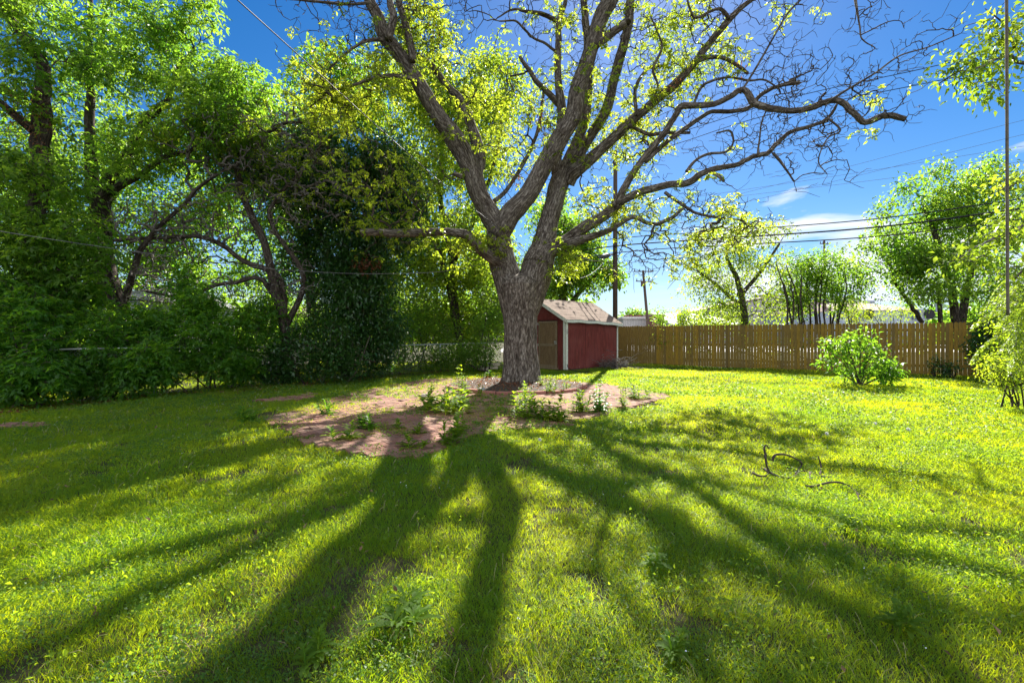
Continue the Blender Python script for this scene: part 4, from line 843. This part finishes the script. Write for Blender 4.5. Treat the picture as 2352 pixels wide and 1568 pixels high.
wire('sagging clothesline wire crossing in front of the left hedge', [(-120, 505, 6.2), (0, 531, 6.4), (200, 562, 7.2), (400, 590, 8.2), (600, 615, 9.3), (800, 628, 10.6), (960, 627, 11.6), (1040, 620, 12.1), (1140, 600, 12.35)], .0055, simple('clothesline_grey', (.12, .12, .12), .6, 5, .2, .1), 'clothesline', 'wire')
rope = MB(); rope.tube(smooth_path(np.array([at(2311, -300, 3.25), at(2312, 0, 3.2), at(2313, 300, 3.2), at(2314, 600, 3.2), at(2315, 724, 3.2)]), 5), .0088, 8)
tag(rope.build('rope', simple('rope', (.14, .115, .08), .85, 30)), 'thick brown rope hanging straight down near the right edge', 'rope')

# ---------------------------------------------------------------- buildings beyond the fence
def bbox(px0, px1, py0, py1, d, dep):
    a = at(px0, py1, d); b = at(px1, py0, d); return (a[0], b[0], d, d+dep, b[2])
def metal_wall(name, col, sx):
    m = Mat(name); w = m.N('ShaderNodeTexWave', bands_direction='X'); m.L(m.coord(), w.inputs[0]); w.inputs['Scale'].default_value = sx
    n = m.noise(m.coord('obj', (.5, .5, 2)), 1.5, 4); c = m.mix(m.ramp(n, [(.35, 0.0), (.7, .35)]), col, tuple(x*.6 for x in col)); c = m.mix(m.ramp(w.outputs[0], [(0, .35), (.3, 0.0)]), c, tuple(x*.45 for x in col))
    return m.surf(c, .55, w.outputs[0], .3, .02)
def box_building(name, label, px0, px1, py, d, dep, wall, roof=None, rh=.3, gable=0, parts=()):
    x0, x1, y0, y1, h = bbox(px0, px1, py, HZ, d, dep); cx = (x0+x1)/2
    t = thing(name, label, 'building', None, (cx, y0, 0)); w = (x1-x0)/2; m = MB()
    if gable:
        prism(m, [(-w, 0, 0), (w, 0, 0), (w, 0, h), (gable*w, 0, h+rh), (-w, 0, h)], (0, dep, 0))
    else: m.box((0, dep/2, h/2), (2*w, dep, h))
    m.build('wall', wall, t, False)
    if roof:
        b = MB()
        if gable:
            g_ = gable*w
            prism(b, [(-w-.3, -.3, h-.0), (g_, -.3, h+rh+.06), (g_, -.3, h+rh+.2), (-w-.3, -.3, h+.14)], (0, dep+.6, 0)); prism(b, [(g_, -.3, h+rh+.06), (w+.3, -.3, h-.0), (w+.3, -.3, h+.14), (g_, -.3, h+rh+.2)], (0, dep+.6, 0))
        else:   # mono/hip roof rising backward
            V = [(-w-.2, -.25, h+.02), (w+.2, -.25, h+.02), (w*.55, dep*.5, h+rh), (-w+w*.2, dep*.5, h+rh), (-w-.2, dep+.2, h+.02), (w+.2, dep+.2, h+.02)]
            b.add(V, [[0, 1, 2, 3], [5, 4, 3, 2]]); b.v.append(np.zeros((0, 3))); b.a.append(np.zeros((0, 3))); b.fs += [[1, 5, 2], [4, 0, 3], [0, 4, 5, 1]]
        b.build('roof', roof, t, False)
    return t, w, h, d
bl = metal_wall('corrugated_blue_grey', (.36, .42, .50), 3.2); gr = metal_wall('grey_panels', (.40, .38, .37), .8); rust = simple('rusty_roof', (.30, .22, .19), .8, .8, .4, .2, stretch=(1, .4, 1)); wht = simple('white_roof', (.62, .61, .60), .7, .5, .15, .1)
vent_m = simple('vent_metal', (.22, .25, .30), .5, 3, .2, .1, .4); hole = simple('dark_opening', (.012, .012, .016), .8); brk = simple('dark_red_brick', (.22, .085, .07), .85, 3, .4, .3)
t, w, h, d = box_building('warehouse', 'blue-grey corrugated warehouse with two round wall fans and a rusty roof', 1935, 2124, 713, 52, 16, bl, rust, 1.55)
for px in (1977, 2113):
    c = at(px, 722.5, d); x = c[0]-t.location[0]; z = c[2]
    f = MB(); f.box((x-.35, -.5, z), (1.2, 1.0, 1.15)); fo = f.build('fan', vent_m, t, False)
    MB().tube([(x+.12, -1.0, z), (x+.12, -1.12, z)], [.55, .58], 20).build('fan_opening', hole, fo, False)
MB().box((-.1, 8, h+1.9), (4.5, 1.6, .7)).build('roof_vent', vent_m, t, False)
MB().box((-6, 8, h+2.35), (8.5, 2.2, .12)).build('roof_monitor', rust, t, False)
MB().box((3.5, 8, h+1.5), (2.8, 1.2, .35)).build('roof_vent', vent_m, t, False)
t, w, h, d = box_building('factory_building', 'low grey metal factory with a dark window band beside the utility pole', 1432, 1502, 732, 66, 14, gr, None)
MB().box((-.2, -.03, h-2.2), (2*w*.86, .06, 1.0)).build('window', hole, t, False)
MB().box((0, 7, h+.15), (2*w+.4, 14.6, .3)).build('roof', simple('pale_roof_edge', (.5, .48, .46)), t, False)
r_ = MB(); [r_.box((-w+1.0+i*.42, 3, h+.45), (.3, .4, .3+.12*(i % 3))) for i in range(8)]; r_.build('roof_vent', brk, t, False)
t, w, h, d = box_building('brick_tower_building', 'narrow dark red brick block between the grey factory and the white roof', 1500, 1526, 724, 64, 8, brk, None)
MB().box((0, 4, h+.1), (2*w+.3, 8.3, .2)).build('roof', rust, t, False)
MB().box((-w*.3, -.04, h-2.6), (.9, .06, 1.4)).build('window', hole, t, False)
t, w, h, d = box_building('white_roof_building', 'broad low building with a bright white sloping metal roof beyond the fence', 1545, 1700, 746, 60, 26, gr, None)
rb = MB(); prism(rb, [(-w-.3, -.4, h), (w+.3, -.4, h), (w+.3, 13, h+2.0), (-w*.72, 13, h+2.0)], (0, 0, .12)); rb.build('roof', wht, t, False)
MB().box((-w*.42, 4, h+1.25), (.9, .9, .8)).build('roof_vent', vent_m, t, False); MB().box((w*.1, 9, h+2.0), (.7, .7, .7)).build('roof_vent', vent_m, t, False)
t, w, h, d = box_building('gabled_hall', 'large grey gabled hall half hidden by the airy tree', 1600, 1905, 716, 72, 20, gr, rust, 2.3, .1)
t, w, h, d = box_building('low_building', 'long low pale building far off at the right end behind the tall tree', 2132, 2420, 737, 80, 14, simple('pale_wall', (.5, .46, .42)), rust, 1.2)
MB().tube([(-w+5, 4, h), (-w+5, 4, h+3.2)], .35, 12).build('chimney', vent_m, t)
# neighbour's house behind the hedge on the left
sid = Mat('siding'); wv = sid.N('ShaderNodeTexWave', bands_direction='Z', wave_profile='SAW'); sid.L(sid.coord(), wv.inputs[0]); wv.inputs['Scale'].default_value = 2.6
sidm = sid.surf(sid.ramp(wv.outputs[0], [(0, (.20, .21, .21)), (.15, (.42, .44, .43))]), .7, wv.outputs[0], .4, .02)
t, w, h, d = box_building('neighbour_house', 'pale grey house with a shingle roof glimpsed behind the left hedge and dark trunks', 225, 320, 690, 17.5, 6, sidm, simple('grey_shingle', (.22, .22, .23), .9, 12, .4, .3), .9)
MB().box((-.4, -.03, 1.5), (.9, .05, 1.1)).build('window', hole, t, False)
t, w, h, d = box_building('outbuilding', 'small beige outbuilding glimpsed between trunks left of the evergreen tree', 585, 690, 722, 21, 4, simple('beige_wall', (.48, .43, .36), .8, 4, .2), simple('brown_shingle', (.2, .16, .13), .9, 12, .4, .3), .5)
MB().box((.2, -.03, 1.2), (.5, .05, 1.3)).build('window', hole, t, False)
# far belt of trees
def woods():
    r = np.random.default_rng(77); P = []
    for k in range(330):
        a = R(-62+124*r.random()); d = 95+r.random()*30; h = (3.6+2.6*noise2(a*9, 0*a, 1.)) if abs(a) < 2 and a > R(10) else 7+5*float(noise2(a*8, 0*a, 1.))
        P.append(ell((math.sin(a)*d, math.cos(a)*d, h*.5), (4.5, 3, h*.55), 90, k, .3))
    q = simple_leaves(np.concatenate(P), 2, .5, 1.1, .7, 5, .1)
    o = MB().quads(q).build('far_woods', MT['leaf_mid']); tag(o, kind='stuff')
woods()
t = plant('round_tree', 'small round dark green tree on the skyline above the grey factory roof', 'tree', [stem_px([(1462, 775, 6), (1462, 740, 6), (1464, 725, 4)], 85)], ell(at(1463, 726, 85), (3.2, 2.5, 1.0), 120, 5, .3), [('crown', SL(10, .5, .5, .6), 'leaf_mid')], 81, rtip=.03, rmax=.2)

# ---------------------------------------------------------------- edging ring, debris
edge_m = simple('edging_block', (.27, .115, .085), .9, 7, .3, .5)
blk = [(200, 'brick-red edging block at the left end of the ring around the trunk'), (212, 'second edging block from the left end of the trunk ring'), (225, 'third edging block from the left end of the trunk ring'), (237, 'fourth edging block of the trunk ring, mossy and in the trunk shadow'),
       (249, 'dark shaded edging block at the left front of the trunk ring'), (261, 'middle front edging block of the trunk ring'), (273, 'front edging block just right of the middle of the trunk ring'), (285, 'long sunlit edging block at the right front of the trunk ring'),
       (297, 'edging block where the tall weeds start, right front of the trunk ring'), (310, 'edging block among the weeds right of the trunk ring front'), (323, 'second block from the right end of the trunk ring'), (336, 'edging block at the right end of the trunk ring')]
for k, (a, lb) in enumerate(blk):
    r0, r1 = RING_R-.07, RING_R+.06; n = 7; c = []; a0 = R(a-5.6); a1 = R(a+5.6)
    rr = np.random.default_rng(k); tz = rr.normal()*.008
    out = [(RING_C[0]+r1*math.cos(x), RING_C[1]+r1*math.sin(x)) for x in np.linspace(a0, a1, n)]; inn = [(RING_C[0]+r0*math.cos(x), RING_C[1]+r0*math.sin(x)) for x in np.linspace(a1, a0, n)]
    b = prism(MB(), [(x, y, -.03) for x, y in out+inn], (0, 0, .12+tz)); o = b.build('edging_block', edge_m, None, False)
    md = o.modifiers.new('bevel', 'BEVEL'); md.width = .012; md.segments = 2; tag(o, lb, 'edging block', 'edging blocks around the trunk')
soil = MB(); an = np.linspace(0, 2*np.pi, 48, endpoint=False); rr = np.linspace(0, 1, 8)
V = [(RING_C[0]+q*(RING_R-.08)*math.cos(x), RING_C[1]+q*(RING_R-.08)*math.sin(x), .05+.07*(1-q)+.025*float(noise2(q*7+math.cos(x)*3, math.sin(x)*3, 2.))) for q in rr for x in an]
ii, jj = np.meshgrid(np.arange(7), np.arange(48), indexing='ij'); kk = (ii*48+jj).ravel(); k2 = (ii*48+(jj+1) % 48).ravel()
soil.add(V, np.stack([kk, kk+48, k2+48, k2], -1)); tag(soil.build('soil', simple('soil', (.05, .036, .024), .95, 12, .5, .6)), kind='structure')
cin = simple('cream_block', (.42, .36, .28), .9, 6, .3, .3)
for (px, py, dz, w, lb) in ((1131, 843, 0, .42, 'lower pale block of the low stack left of the big trunk'), (1137, 843, .13, .36, 'upper pale block lying on the low stack left of the big trunk'), (1112, 847, 0, .3, 'flat pale block lying apart at the left of the low stack')):
    d = CH*F/(py+4-HZ); p = base(px, d); o = MB().box((0, 0, .06), (w, .2, .12)).build('garden_block', cin, None, False); o.location = (p[0], p[1], dz); o.rotation_euler = (0, 0, .15+dz); md = o.modifiers.new('bevel', 'BEVEL'); md.width = .01; tag(o, lb, 'block')
for (x, y, dz, lb, mm) in ((4.80, 19.75, 0, 'pale green painted stone at the far corner of the shed', simple('green_stone', (.40, .48, .42), .8)), (4.86, 19.7, .12, 'cream broken stone resting on the painted stone at the shed corner', cin)):
    bm = MB(); n = 10; q = [(x+.17*math.cos(a_)*(.8+.3*random.random()), y+.12*math.sin(a_)*(.8+.3*random.random()), dz) for a_ in np.linspace(0, 6.28, n, endpoint=False)]; prism(bm, q, (0.01, 0, .12)); o = bm.build('stone', mm, None, False); md = o.modifiers.new('bevel', 'BEVEL'); md.width = .02; md.segments = 2; tag(o, lb, 'stone')
def rock(px, py, s, lb, m):
    d = CH*F/(py-HZ); p = base(px, d); u_ = np.linspace(0, np.pi, 10); v_ = np.linspace(0, 2*np.pi, 14, endpoint=False); V = []
    for a in u_:
        for b in v_:
            q = np.array([math.sin(a)*math.cos(b), math.sin(a)*math.sin(b), math.cos(a)*.7]); V.append(p+q*s*(.75+.5*float(noise(q*1.8+px)))+[0, 0, s*.4])
    ii, jj = np.meshgrid(np.arange(9), np.arange(14), indexing='ij'); k1 = (ii*14+jj).ravel(); k2 = (ii*14+(jj+1) % 14).ravel()
    tag(MB().add(V, np.stack([k1, k1+14, k2+14, k2], -1)).build('rock', m), lb, 'rock')
rock(977, 914, .10, 'pale rounded rock half buried in weeds left of the trunk ring', cin)
rock(1104, 902, .12, 'grey flat rock at the left end of the edging ring', simple('grey_rock', (.25, .24, .22)))
# brush pile
def brush():
    r = np.random.default_rng(5); c = np.array([4.15, 18.55, 0]); mb = MB(); mb2 = MB()
    for k in range(240):
        a = r.random()*6.28; q = c+np.array([r.normal()*.26, r.normal()*.16, abs(r.normal())*.22+.02]); dr = np.array([math.cos(a), math.sin(a)*.7, r.normal()*.35]); L_ = .2+r.random()*.45
        P = q+dr*np.linspace(-.5, .5, 6)[:, None]*L_+np.cumsum(r.normal(size=(6, 3))*.022, axis=0); P[:, 2] = np.maximum(P[:, 2], .01); mb.tube(P, np.linspace(.006+r.random()*.006, .002, 6), 4, cap=False)
    for k in range(16):
        a = r.uniform(-.4, .9); q = c+np.array([.25, -.05, .12]); L_ = .5+r.random()*.8; dr = np.array([math.cos(a), -.25+r.normal()*.3, math.sin(a)*.7])
        P = q+dr*np.linspace(0, 1, 8)[:, None]*L_+np.cumsum(r.normal(size=(8, 3))*.02, axis=0); P[:, 2] = np.maximum(P[:, 2], .02); mb.tube(P, np.linspace(.011, .003, 8), 5, cap=False)
    tag(mb.build('brush_pile', MT['bark3']), 'heap of dry cut twigs piled against the red shed wall', 'brush pile')
brush()
def fallen(lb, polys, d, s=1):
    mb = MB()
    for L in polys:
        P = []
        for (px, py, z) in L:
            dd = min(d, CH*F/(py-HZ)); q = at(px, py, dd); q[2] = max(q[2], .035); P.append(q)
        P = smooth_path(P, 4); mb.tube(P, np.linspace(.013, .006, len(P))*s, 6, rough=.1)
    tag(mb.build('fallen_branch', MT['twig']), lb, 'branch')
Dz = 5.05
fallen('curled dead branch lying on the sunny lawn, making an open loop', [[(1757, 1044, 1), (1762, 1072, 1), (1768, 1088, 1)], [(1759, 1046, 1), (1755, 1030, 1), (1760, 1022, 1), (1766, 1030, 1)], [(1774, 1058, 1), (1780, 1045, 1), (1800, 1043, 1), (1822, 1050, 1), (1841, 1062, 1), (1838, 1078, 1), (1826, 1096, 1)],
        [(1752, 1075, 1), (1770, 1094, 1), (1800, 1105, 1), (1820, 1104, 1), (1840, 1090, 1), (1860, 1092, 1), (1885, 1101, 1)], [(1728, 1094, 1), (1745, 1101, 1), (1760, 1100, 1), (1767, 1090, 1)], [(1883, 1100, 1), (1886, 1075, 1), (1880, 1048, 1)], [(1860, 1093, 1), (1862, 1112, 1)], [(1885, 1101, 1), (1910, 1104, 1)]], 4.62, .95)
fallen('thin arched dead twig lying on the sunny lawn right of the looped branch', [[(1852, 1124, 1), (1870, 1118, 1), (1902, 1108, 1), (1925, 1107, 1), (1943, 1112, 1), (1955, 1128, 1), (1972, 1143, 1), (2000, 1155, 1), (2012, 1162, 1)], [(1970, 1142, 1), (1972, 1160, 1)], [(1858, 1122, 1), (1850, 1114, 1)]], 4.05, .9)
hose = MB(); hose.tube(smooth_path([(2.12, 17.5, .25), (2.16, 17.35, .1), (2.3, 17.0, .05), (2.55, 16.6, .04), (2.8, 16.5, .04)], 6), .013, 8); tag(hose.build('hose', dark), 'short black hose end lying on the grass at the shed corner post', 'hose')

# ---------------------------------------------------------------- weeds on the patio
def lobed_leaf(mb, o, d, L, W, r, curl=.5):
    s = nrm(np.cross(d, [0, 0, 1.])+1e-6); n = 7; ts = np.linspace(0, 1, n); up = np.array([0, 0, 1.]); C_ = []; wd = []
    for i, t_ in enumerate(ts):
        C_.append(o+d*L*t_+up*L*(.35*t_-curl*t_*t_)); wd.append(W*math.sin(math.pi*min(.98, t_*.9+.06))*(1.0 if i % 2 else .5))
    C_ = np.array(C_); wd = np.array(wd)[:, None]; V = np.vstack([C_-s*wd+up*wd*.3, C_, C_+s*wd+up*wd*.3]); f = [[i, i+1, n+i+1, n+i] for i in range(n-1)]+[[n+i, n+i+1, 2*n+i+1, 2*n+i] for i in range(n-1)]
    mb.add(V, f)
def weed(px, py, h, w, lb, seed, mat='leaf_weed', nst=3, low=False):
    d = CH*F/(py-HZ); p = base(px, d); r = np.random.default_rng(seed); t = thing('weed_plant', lb, 'weed', 'weeds growing through the patio', tuple(p)); st = MB(); lf = MB()
    for k in range(nst):
        ox = np.array([r.normal()*w*.28, r.normal()*w*.28, 0]); hh = h*(.6+.5*r.random()); tp = ox*1.5+np.array([r.normal()*.03, r.normal()*.03, hh]); P = np.array([ox, ox*.6+tp*.4, tp]); P = smooth_path(P, 4); st.tube(P, np.linspace(.006, .0025, len(P)), 5, cap=False)
        m = int(9+hh*34)
        for j in range(int(m*1.35)):
            f = r.random()**.8; q = P[min(len(P)-1, int(f*(len(P)-1)+.5))]; a = j*2.4+r.random(); el = .15+f*.6
            L_ = (w*.55+.05)*(1.05-.62*f)*(.7+.5*r.random())*(1.3 if low else 1); lobed_leaf(lf, q, np.array([math.cos(a)*math.cos(el), math.sin(a)*math.cos(el), math.sin(el)*.8]), L_, L_*(.12 if low else .22), r, .45)
    st.build('stem', MT['straw'] if False else MT['leaf_weed'], t); lf.build('leaves', MT[mat], t)
WE = [(1065, 905, .50, .22, 'tall bright weed left of the trunk ring, tallest on that side', 4), (1090, 912, .22, .2, 'short weed leaning on the left edging blocks below the tallest weed', 3), (1032, 948, .36, .36, 'wide bushy weed spreading over bricks between rock and ring', 6), (990, 940, .28, .3, 'bushy weed beside the pale rock', 4),
      (1030, 1022, .38, .20, 'upright bright weed alone near the front corner of the patio', 4), (1062, 1000, .22, .18, 'small weed just behind the upright weed near the front patio corner', 3), (792, 1010, .18, .24, 'low spreading sunlit weed near the left front patio edge', 3), (852, 985, .17, .22, 'dark low weed flat on the bricks in the middle of the patio', 4), (916, 984, .16, .14, 'small shaded weed in the middle of the bricks', 2),
      (968, 998, .12, .16, 'tiny low weed in the sunlit patch of bricks', 2), (955, 1030, .13, .22, 'low weed at the front edge of the sunlit brick patch', 3), (1200, 965, .50, .24, 'tall leafy weed at the left of the row in front of the trunk ring', 4), (1210, 925, .34, .2, 'weed rising right in front of the middle edging blocks', 3), (1254, 964, .32, .28, 'bushy weed second from the left in the row in front of the ring', 5),
      (1325, 950, .34, .26, 'dense weed in the middle of the row on the sunlit bricks', 5), (1371, 946, .40, .22, 'dark upright weed right of the middle of the sunlit row', 5), (1430, 938, .36, .16, 'slender upright weed near the right end of the patio', 4), (1468, 916, .20, .28, 'low rounded weed at the far right end of the patio', 4), (1265, 905, .32, .2, 'weed growing inside the ring at its right front', 4),
      (1300, 900, .2, .2, 'short weed behind the right end of the edging ring', 3), (1245, 893, .26, .2, 'weed at the right foot of the big trunk', 3), (1120, 868, .2, .25, 'shaded weed beside the stack of pale blocks', 3), (1290, 970, .15, .3, 'low weed patch at the right front edge of the ring row', 3), (760, 950, .2, .2, 'dark thistle-like weed in the shade at the left of the patio', 3), (570, 968, .2, .2, 'shaded leafy weed on the lawn left of the patio', 3)]
for k, (px, py, h, w, lb, ns) in enumerate(WE): weed(px, py, h*1.22, w*1.2, lb, 200+k, 'leaf_weed' if k not in (7, 15, 23, 24, 21) else 'leaf_hedge', ns)
# lawn weeds in the foreground
for k, (px, py, lb, w_) in enumerate(((945, 1412, 'dandelion-like rosette with long upright toothed leaves in the near grass', .2), (1510, 1305, 'heart-leaved vine shoot in the shaded middle foreground', .13), (1150, 1090, 'small leafy stem just right of the trunk shadow', .1), (1945, 1215, 'broad-leaved weed in the sunny grass at the right', .13), (1540, 1500, 'heart-leaved weed near the bottom of the picture, right of centre', .13), (720, 1520, 'leafy weed near the bottom edge, left of centre', .12), (2050, 1440, 'leafy vine patch in the grass at the lower right', .16))):
    weed(px, py, .12 if k else .08, w_*(.6 if k else .8), lb, 400+k, 'leaf_weed', 3, low=(k == 0))
def dandelion(px, py, h, lb):
    d = CH*F/(py+h*F/8-HZ); p = base(px, d); t = thing('dandelion', lb, 'flower', 'dandelion seed heads on the lawn', tuple(p)); r = np.random.default_rng(px)
    MB().tube([(0, 0, 0), (.01, 0, h*.5), (0, 0, h)], .002, 5).build('stem', MT['leaf_weed'], t); hd = MB(); v = nrm(r.normal(size=(120, 3)))
    for q in v: hd.tube([(0, 0, h), tuple(np.array([0, 0, h])+q*.022)], [.0004, .0016], 3)
    hd.build('seed_head', simple('seed_fluff', (.75, .75, .72), .9), t)
for px, py, h, lb in ((1240, 1018, .14, 'white dandelion seed head standing right of the trunk shadow'), (1899, 1001, .12, 'white dandelion seed head in the sunny grass left of a fainter one'), (2086, 990, .12, 'dandelion seed head farthest right on the sunny lawn'), (2010, 975, .1, 'dandelion seed head between two others on the sunny lawn')): dandelion(px, py, h, lb)

# ---------------------------------------------------------------- lawn grass
def lawn_mask(x, y):
    """0..1 how much grass grows here"""
    k = np.ones_like(x)
    jx, jy = (noise2(x, y, 2.3, 51.)-.5)*1.1, (noise2(x, y, 2.3, 81.)-.5)*1.1; pat = inpoly(x+jx, y+jy, PATIO) | inpoly(x, y, PATH); tuft = noise2(x, y, 1.15, 21.)*.65+noise2(x, y, 3.4, 5.)*.35
    sunny = np.clip((x-.3)/1.0, 0, 1)
    k = np.where(pat, np.where(tuft > .47+.22*sunny, .6, .02), k); pth = inpoly(x, y, PATH) & ~inpoly(x, y, PATIO); k = np.where(pth & (tuft < .9), .8, k); k = np.where(pat & ~pth & (x < -1.2) & (tuft > .415-.03*np.clip(-x-1.2, 0, 3)), .6, k)
    k = np.where(pat & (y > 11.6-.25*(x+2)) & (x < -1.0) & (tuft > .36), .75, k); k = np.where(pat & (x > -.75) & (x < .35) & (y < 9.3) & (tuft > .33), .8, k)
    rd = np.hypot(x-RING_C[0], y-RING_C[1]); k = np.where(rd < RING_R+.1, np.where((rd > .75) & (rd < RING_R-.1), .75, 0), k)
    # shed footprint
    a = math.atan2(.669, .743); dx, dy = x-2.07, y-17.6; lx = dx*math.cos(a)+dy*math.sin(a); ly = -dx*math.sin(a)+dy*math.cos(a)
    k = np.where((lx > -.05) & (lx < 3.5) & (ly > -.03) & (ly < 3), 0, k)
    # bare shade strip along the hedge
    fl = 9.25+(x+8.7)*1.376
    hd = y-fl; bare = np.clip((hd+1.5)/1.2, 0, 1)*(x < 1.2); k = k*(1-.8*bare*(noise2(x, y, 1.1, 9.) > .38))
    k = k*np.where((noise2(x, y, 2.1, 31.)*.6+noise2(x, y, 6.3, 11.)*.4 < .30), .22, 1)
    return k
def grass():
    r = np.random.default_rng(99); XY = []
    def band(d0, d1, rho0, ex, dref):
        dm = (d0+d1)/2; rho = rho0*(dref/dm)**ex; wl = 1.16*d1+1.2; x0, x1 = -wl, min(wl, 17)
        n = int(rho*(x1-x0)*(d1-d0)); return np.column_stack([r.uniform(x0, x1, n), r.uniform(d0, d1, n)])
    d = 1.0
    while d < 23: XY.append(band(d, d+.7, 10500, 1.3, 2.8) if d > 2.4 else band(d, d+.7, 10500, 0, 1)); d += .7
    p = np.concatenate(XY); x, y = p.T
    fy = 21.7-.667*(x-4.9); ok = (y < np.where(x > 4.7, fy+.3, 24)); k = lawn_mask(x, y)
    cl = noise2(x, y, 5.5, 2.)*.6+noise2(x, y, 1.6, 7.)*.4
    ok &= r.random(len(x)) < k*(.55+.9*cl); x, y, cl = x[ok], y[ok], cl[ok]; n = len(x)
    dist = np.hypot(x, y); big = noise2(x, y, .8, 14.); tuftn = noise2(x, y, 2.6, 44.)
    h = (.030+.038*cl+.04*np.clip(big-.45, 0, 1)+.12*np.clip(tuftn-.66, 0, 1))*(.5+.85*r.random(n)); h = h*np.where(y > 13, .85, 1); far = np.abs(y-(21.7-.667*(x-4.9))) < .7; h = np.where(far & (x > 4.5), h*1.7, h)
    w = (.0022+.0034*r.random(n)**2)*np.clip(dist/3, .85, 5)**.75
    # clumps lean together
    a = noise2(x, y, 3.2, 60.)*12+r.normal(size=n)*1.7; ln = h*(.45+1.3*r.random(n)**1.2)
    dx, dy = np.cos(a), np.sin(a); z0 = gz(x, y)-.012; b = np.stack([x, y, z0], -1); fa = r.random(n)*6.28; sx = np.stack([np.cos(fa), np.sin(fa), 0*fa], -1)*w[:, None]*.5
    lean = np.stack([dx, dy, 0*dx], -1); up = np.array([0, 0, 1.])
    m = b+lean*(ln*.32)[:, None]+up*(h*.62)[:, None]; t = b+lean*ln[:, None]+up*(h*np.where(ln > h, .72, .95))[:, None]
    V = np.stack([b-sx, b+sx, m+sx*.8, m-sx*.8, t], 1).reshape(-1, 3); o = np.arange(n)[:, None]*5
    mb = MB(); mb.add(V, o+np.array([[0, 1, 2, 3]])); mb.f.append(o+np.array([[3, 2, 4]]))
    ob = mb.build('lawn_grass', MT['grass'], None, False); tag(ob, kind='stuff', label='green lawn grass'); print('grass', n)
    # straw-coloured dead blades
    # clover and small broad leaves between the blades
    ns = 60000; dd = 1.4+(r.random(ns)**1.5)*14; xx = (r.random(ns)*2-1)*(1.16*dd+.8); kk = lawn_mask(xx, dd)
    okk = (noise2(xx, dd, 1.3, 71.)*.6+noise2(xx, dd, 4, 3.)*.4 > .50) & (r.random(ns) < kk+.04) & (xx < 15) & (dd < 21.2-.667*(xx-4.9)); xx, dd = xx[okk], dd[okk]; c = np.stack([xx, dd, gz(xx, dd)+.015+r.random(len(xx))*.035], -1)
    q = simple_leaves(c, 5, .012, .016, .75, 9, -.3); sz = np.clip(np.repeat(dd, 5)/4, .8, 2.6)[:, None, None]; ctr = q.mean(1, keepdims=True); q = ctr+(q-ctr)*sz
    tag(MB().quads(q).build('ground_cover', MT['clover']), kind='stuff', label='small leafy ground cover in the lawn')
    nb = 2600; dd = 1.5+(r.random(nb)**1.6)*11; xx = (r.random(nb)*2-1)*(1.16*dd+.8); kk = lawn_mask(xx, dd); okk = (noise2(xx, dd, 1.1, 91.) > .47) & (r.random(nb) < kk) & (xx < 14); xx, dd = xx[okk], dd[okk]
    hh = .03+.07*r.random(len(xx)); c = np.stack([xx, dd, gz(xx, dd)+hh], -1); q = simple_leaves(c, 6, .022, .024, .6, 19, .2); q[..., 2] = np.maximum(q[..., 2], .01)
    tag(MB().quads(q).build('broadleaf_weeds', MT['leaf_weed']), kind='stuff', label='broad-leaved weeds scattered through the lawn')
    # dry stems and tiny pale flowers
    n2 = 2600; dd = 1.6+(r.random(n2)**1.3)*12; xx = (r.random(n2)*2-1)*(1.16*dd); s = MB(); kk = lawn_mask(xx, dd); fl = []
    for x_, y_, q_ in zip(xx, dd, kk):
        if q_ < .5: continue
        hh = .03+.05*r.random(); a_ = r.random()*6.28; e = np.array([x_+math.cos(a_)*hh*.8, y_+math.sin(a_)*hh*.8, hh*.8]); z_ = float(gz(x_, y_))
        s.tube([(x_, y_, z_), tuple((np.array([x_, y_, z_])+e)/2+[0, 0, .015]), tuple(e)], .0007*max(1, y_/3), 3, cap=False); fl.append(e)
    tag(s.build('dry_grass', MT['straw'], None, False), kind='stuff')
    c = np.column_stack([(r.random(1500)*2-1)*9, 1.8+r.random(1500)*13, np.full(1500, .055)]); c = c[(noise2(c[:, 0], c[:, 1], .9, 5.) > .58) & (lawn_mask(c[:, 0], c[:, 1]) > .5)]
    q = simple_leaves(c, 3, .004, .007, .8, 4, -.3); tag(MB().quads(q).build('small_flowers', simple('petal_white', (.7, .72, .74), .7), None, False), kind='stuff')
    # leaf litter under the hedge and on the soil
    n3 = 5000; xx = r.uniform(-12, 1.5, n3); yy = 9.25+(xx+8.7)*1.376+r.normal(size=n3)*.7-.3; rr_ = r.random(1500)*1.6+.3; aa = r.random(1500)*6.28
    xx = np.concatenate([xx, RING_C[0]+rr_*np.cos(aa)]); yy = np.concatenate([yy, RING_C[1]+rr_*np.sin(aa)]); zz = np.concatenate([np.full(n3, .012), .10+.04*(1-rr_/1.8)])
    q = simple_leaves(np.stack([xx, yy, zz], -1), 1, .004, .07, .5, 8, 0); q[..., 2] = np.maximum(q[..., 2]*.5+np.repeat(zz[:, None], 4, 1)*.5, .004)
    tag(MB().quads(q).build('leaf_litter', MT['leaf_brown'], None, False), kind='stuff')
    # a few dry leaves and sticks lost in the grass
    m_ = 500; dd = 1.6+(r.random(m_)**1.4)*13; xx = (r.random(m_)*2-1)*1.1*dd; c = np.stack([xx, dd, gz(xx, dd)+.03], -1); q = simple_leaves(c, 1, .004, .035, .5, 18, 0)
    tag(MB().quads(q).build('fallen_leaves', simple('dry_leaf', (.16, .10, .05), .8), None, False), kind='stuff')
grass()
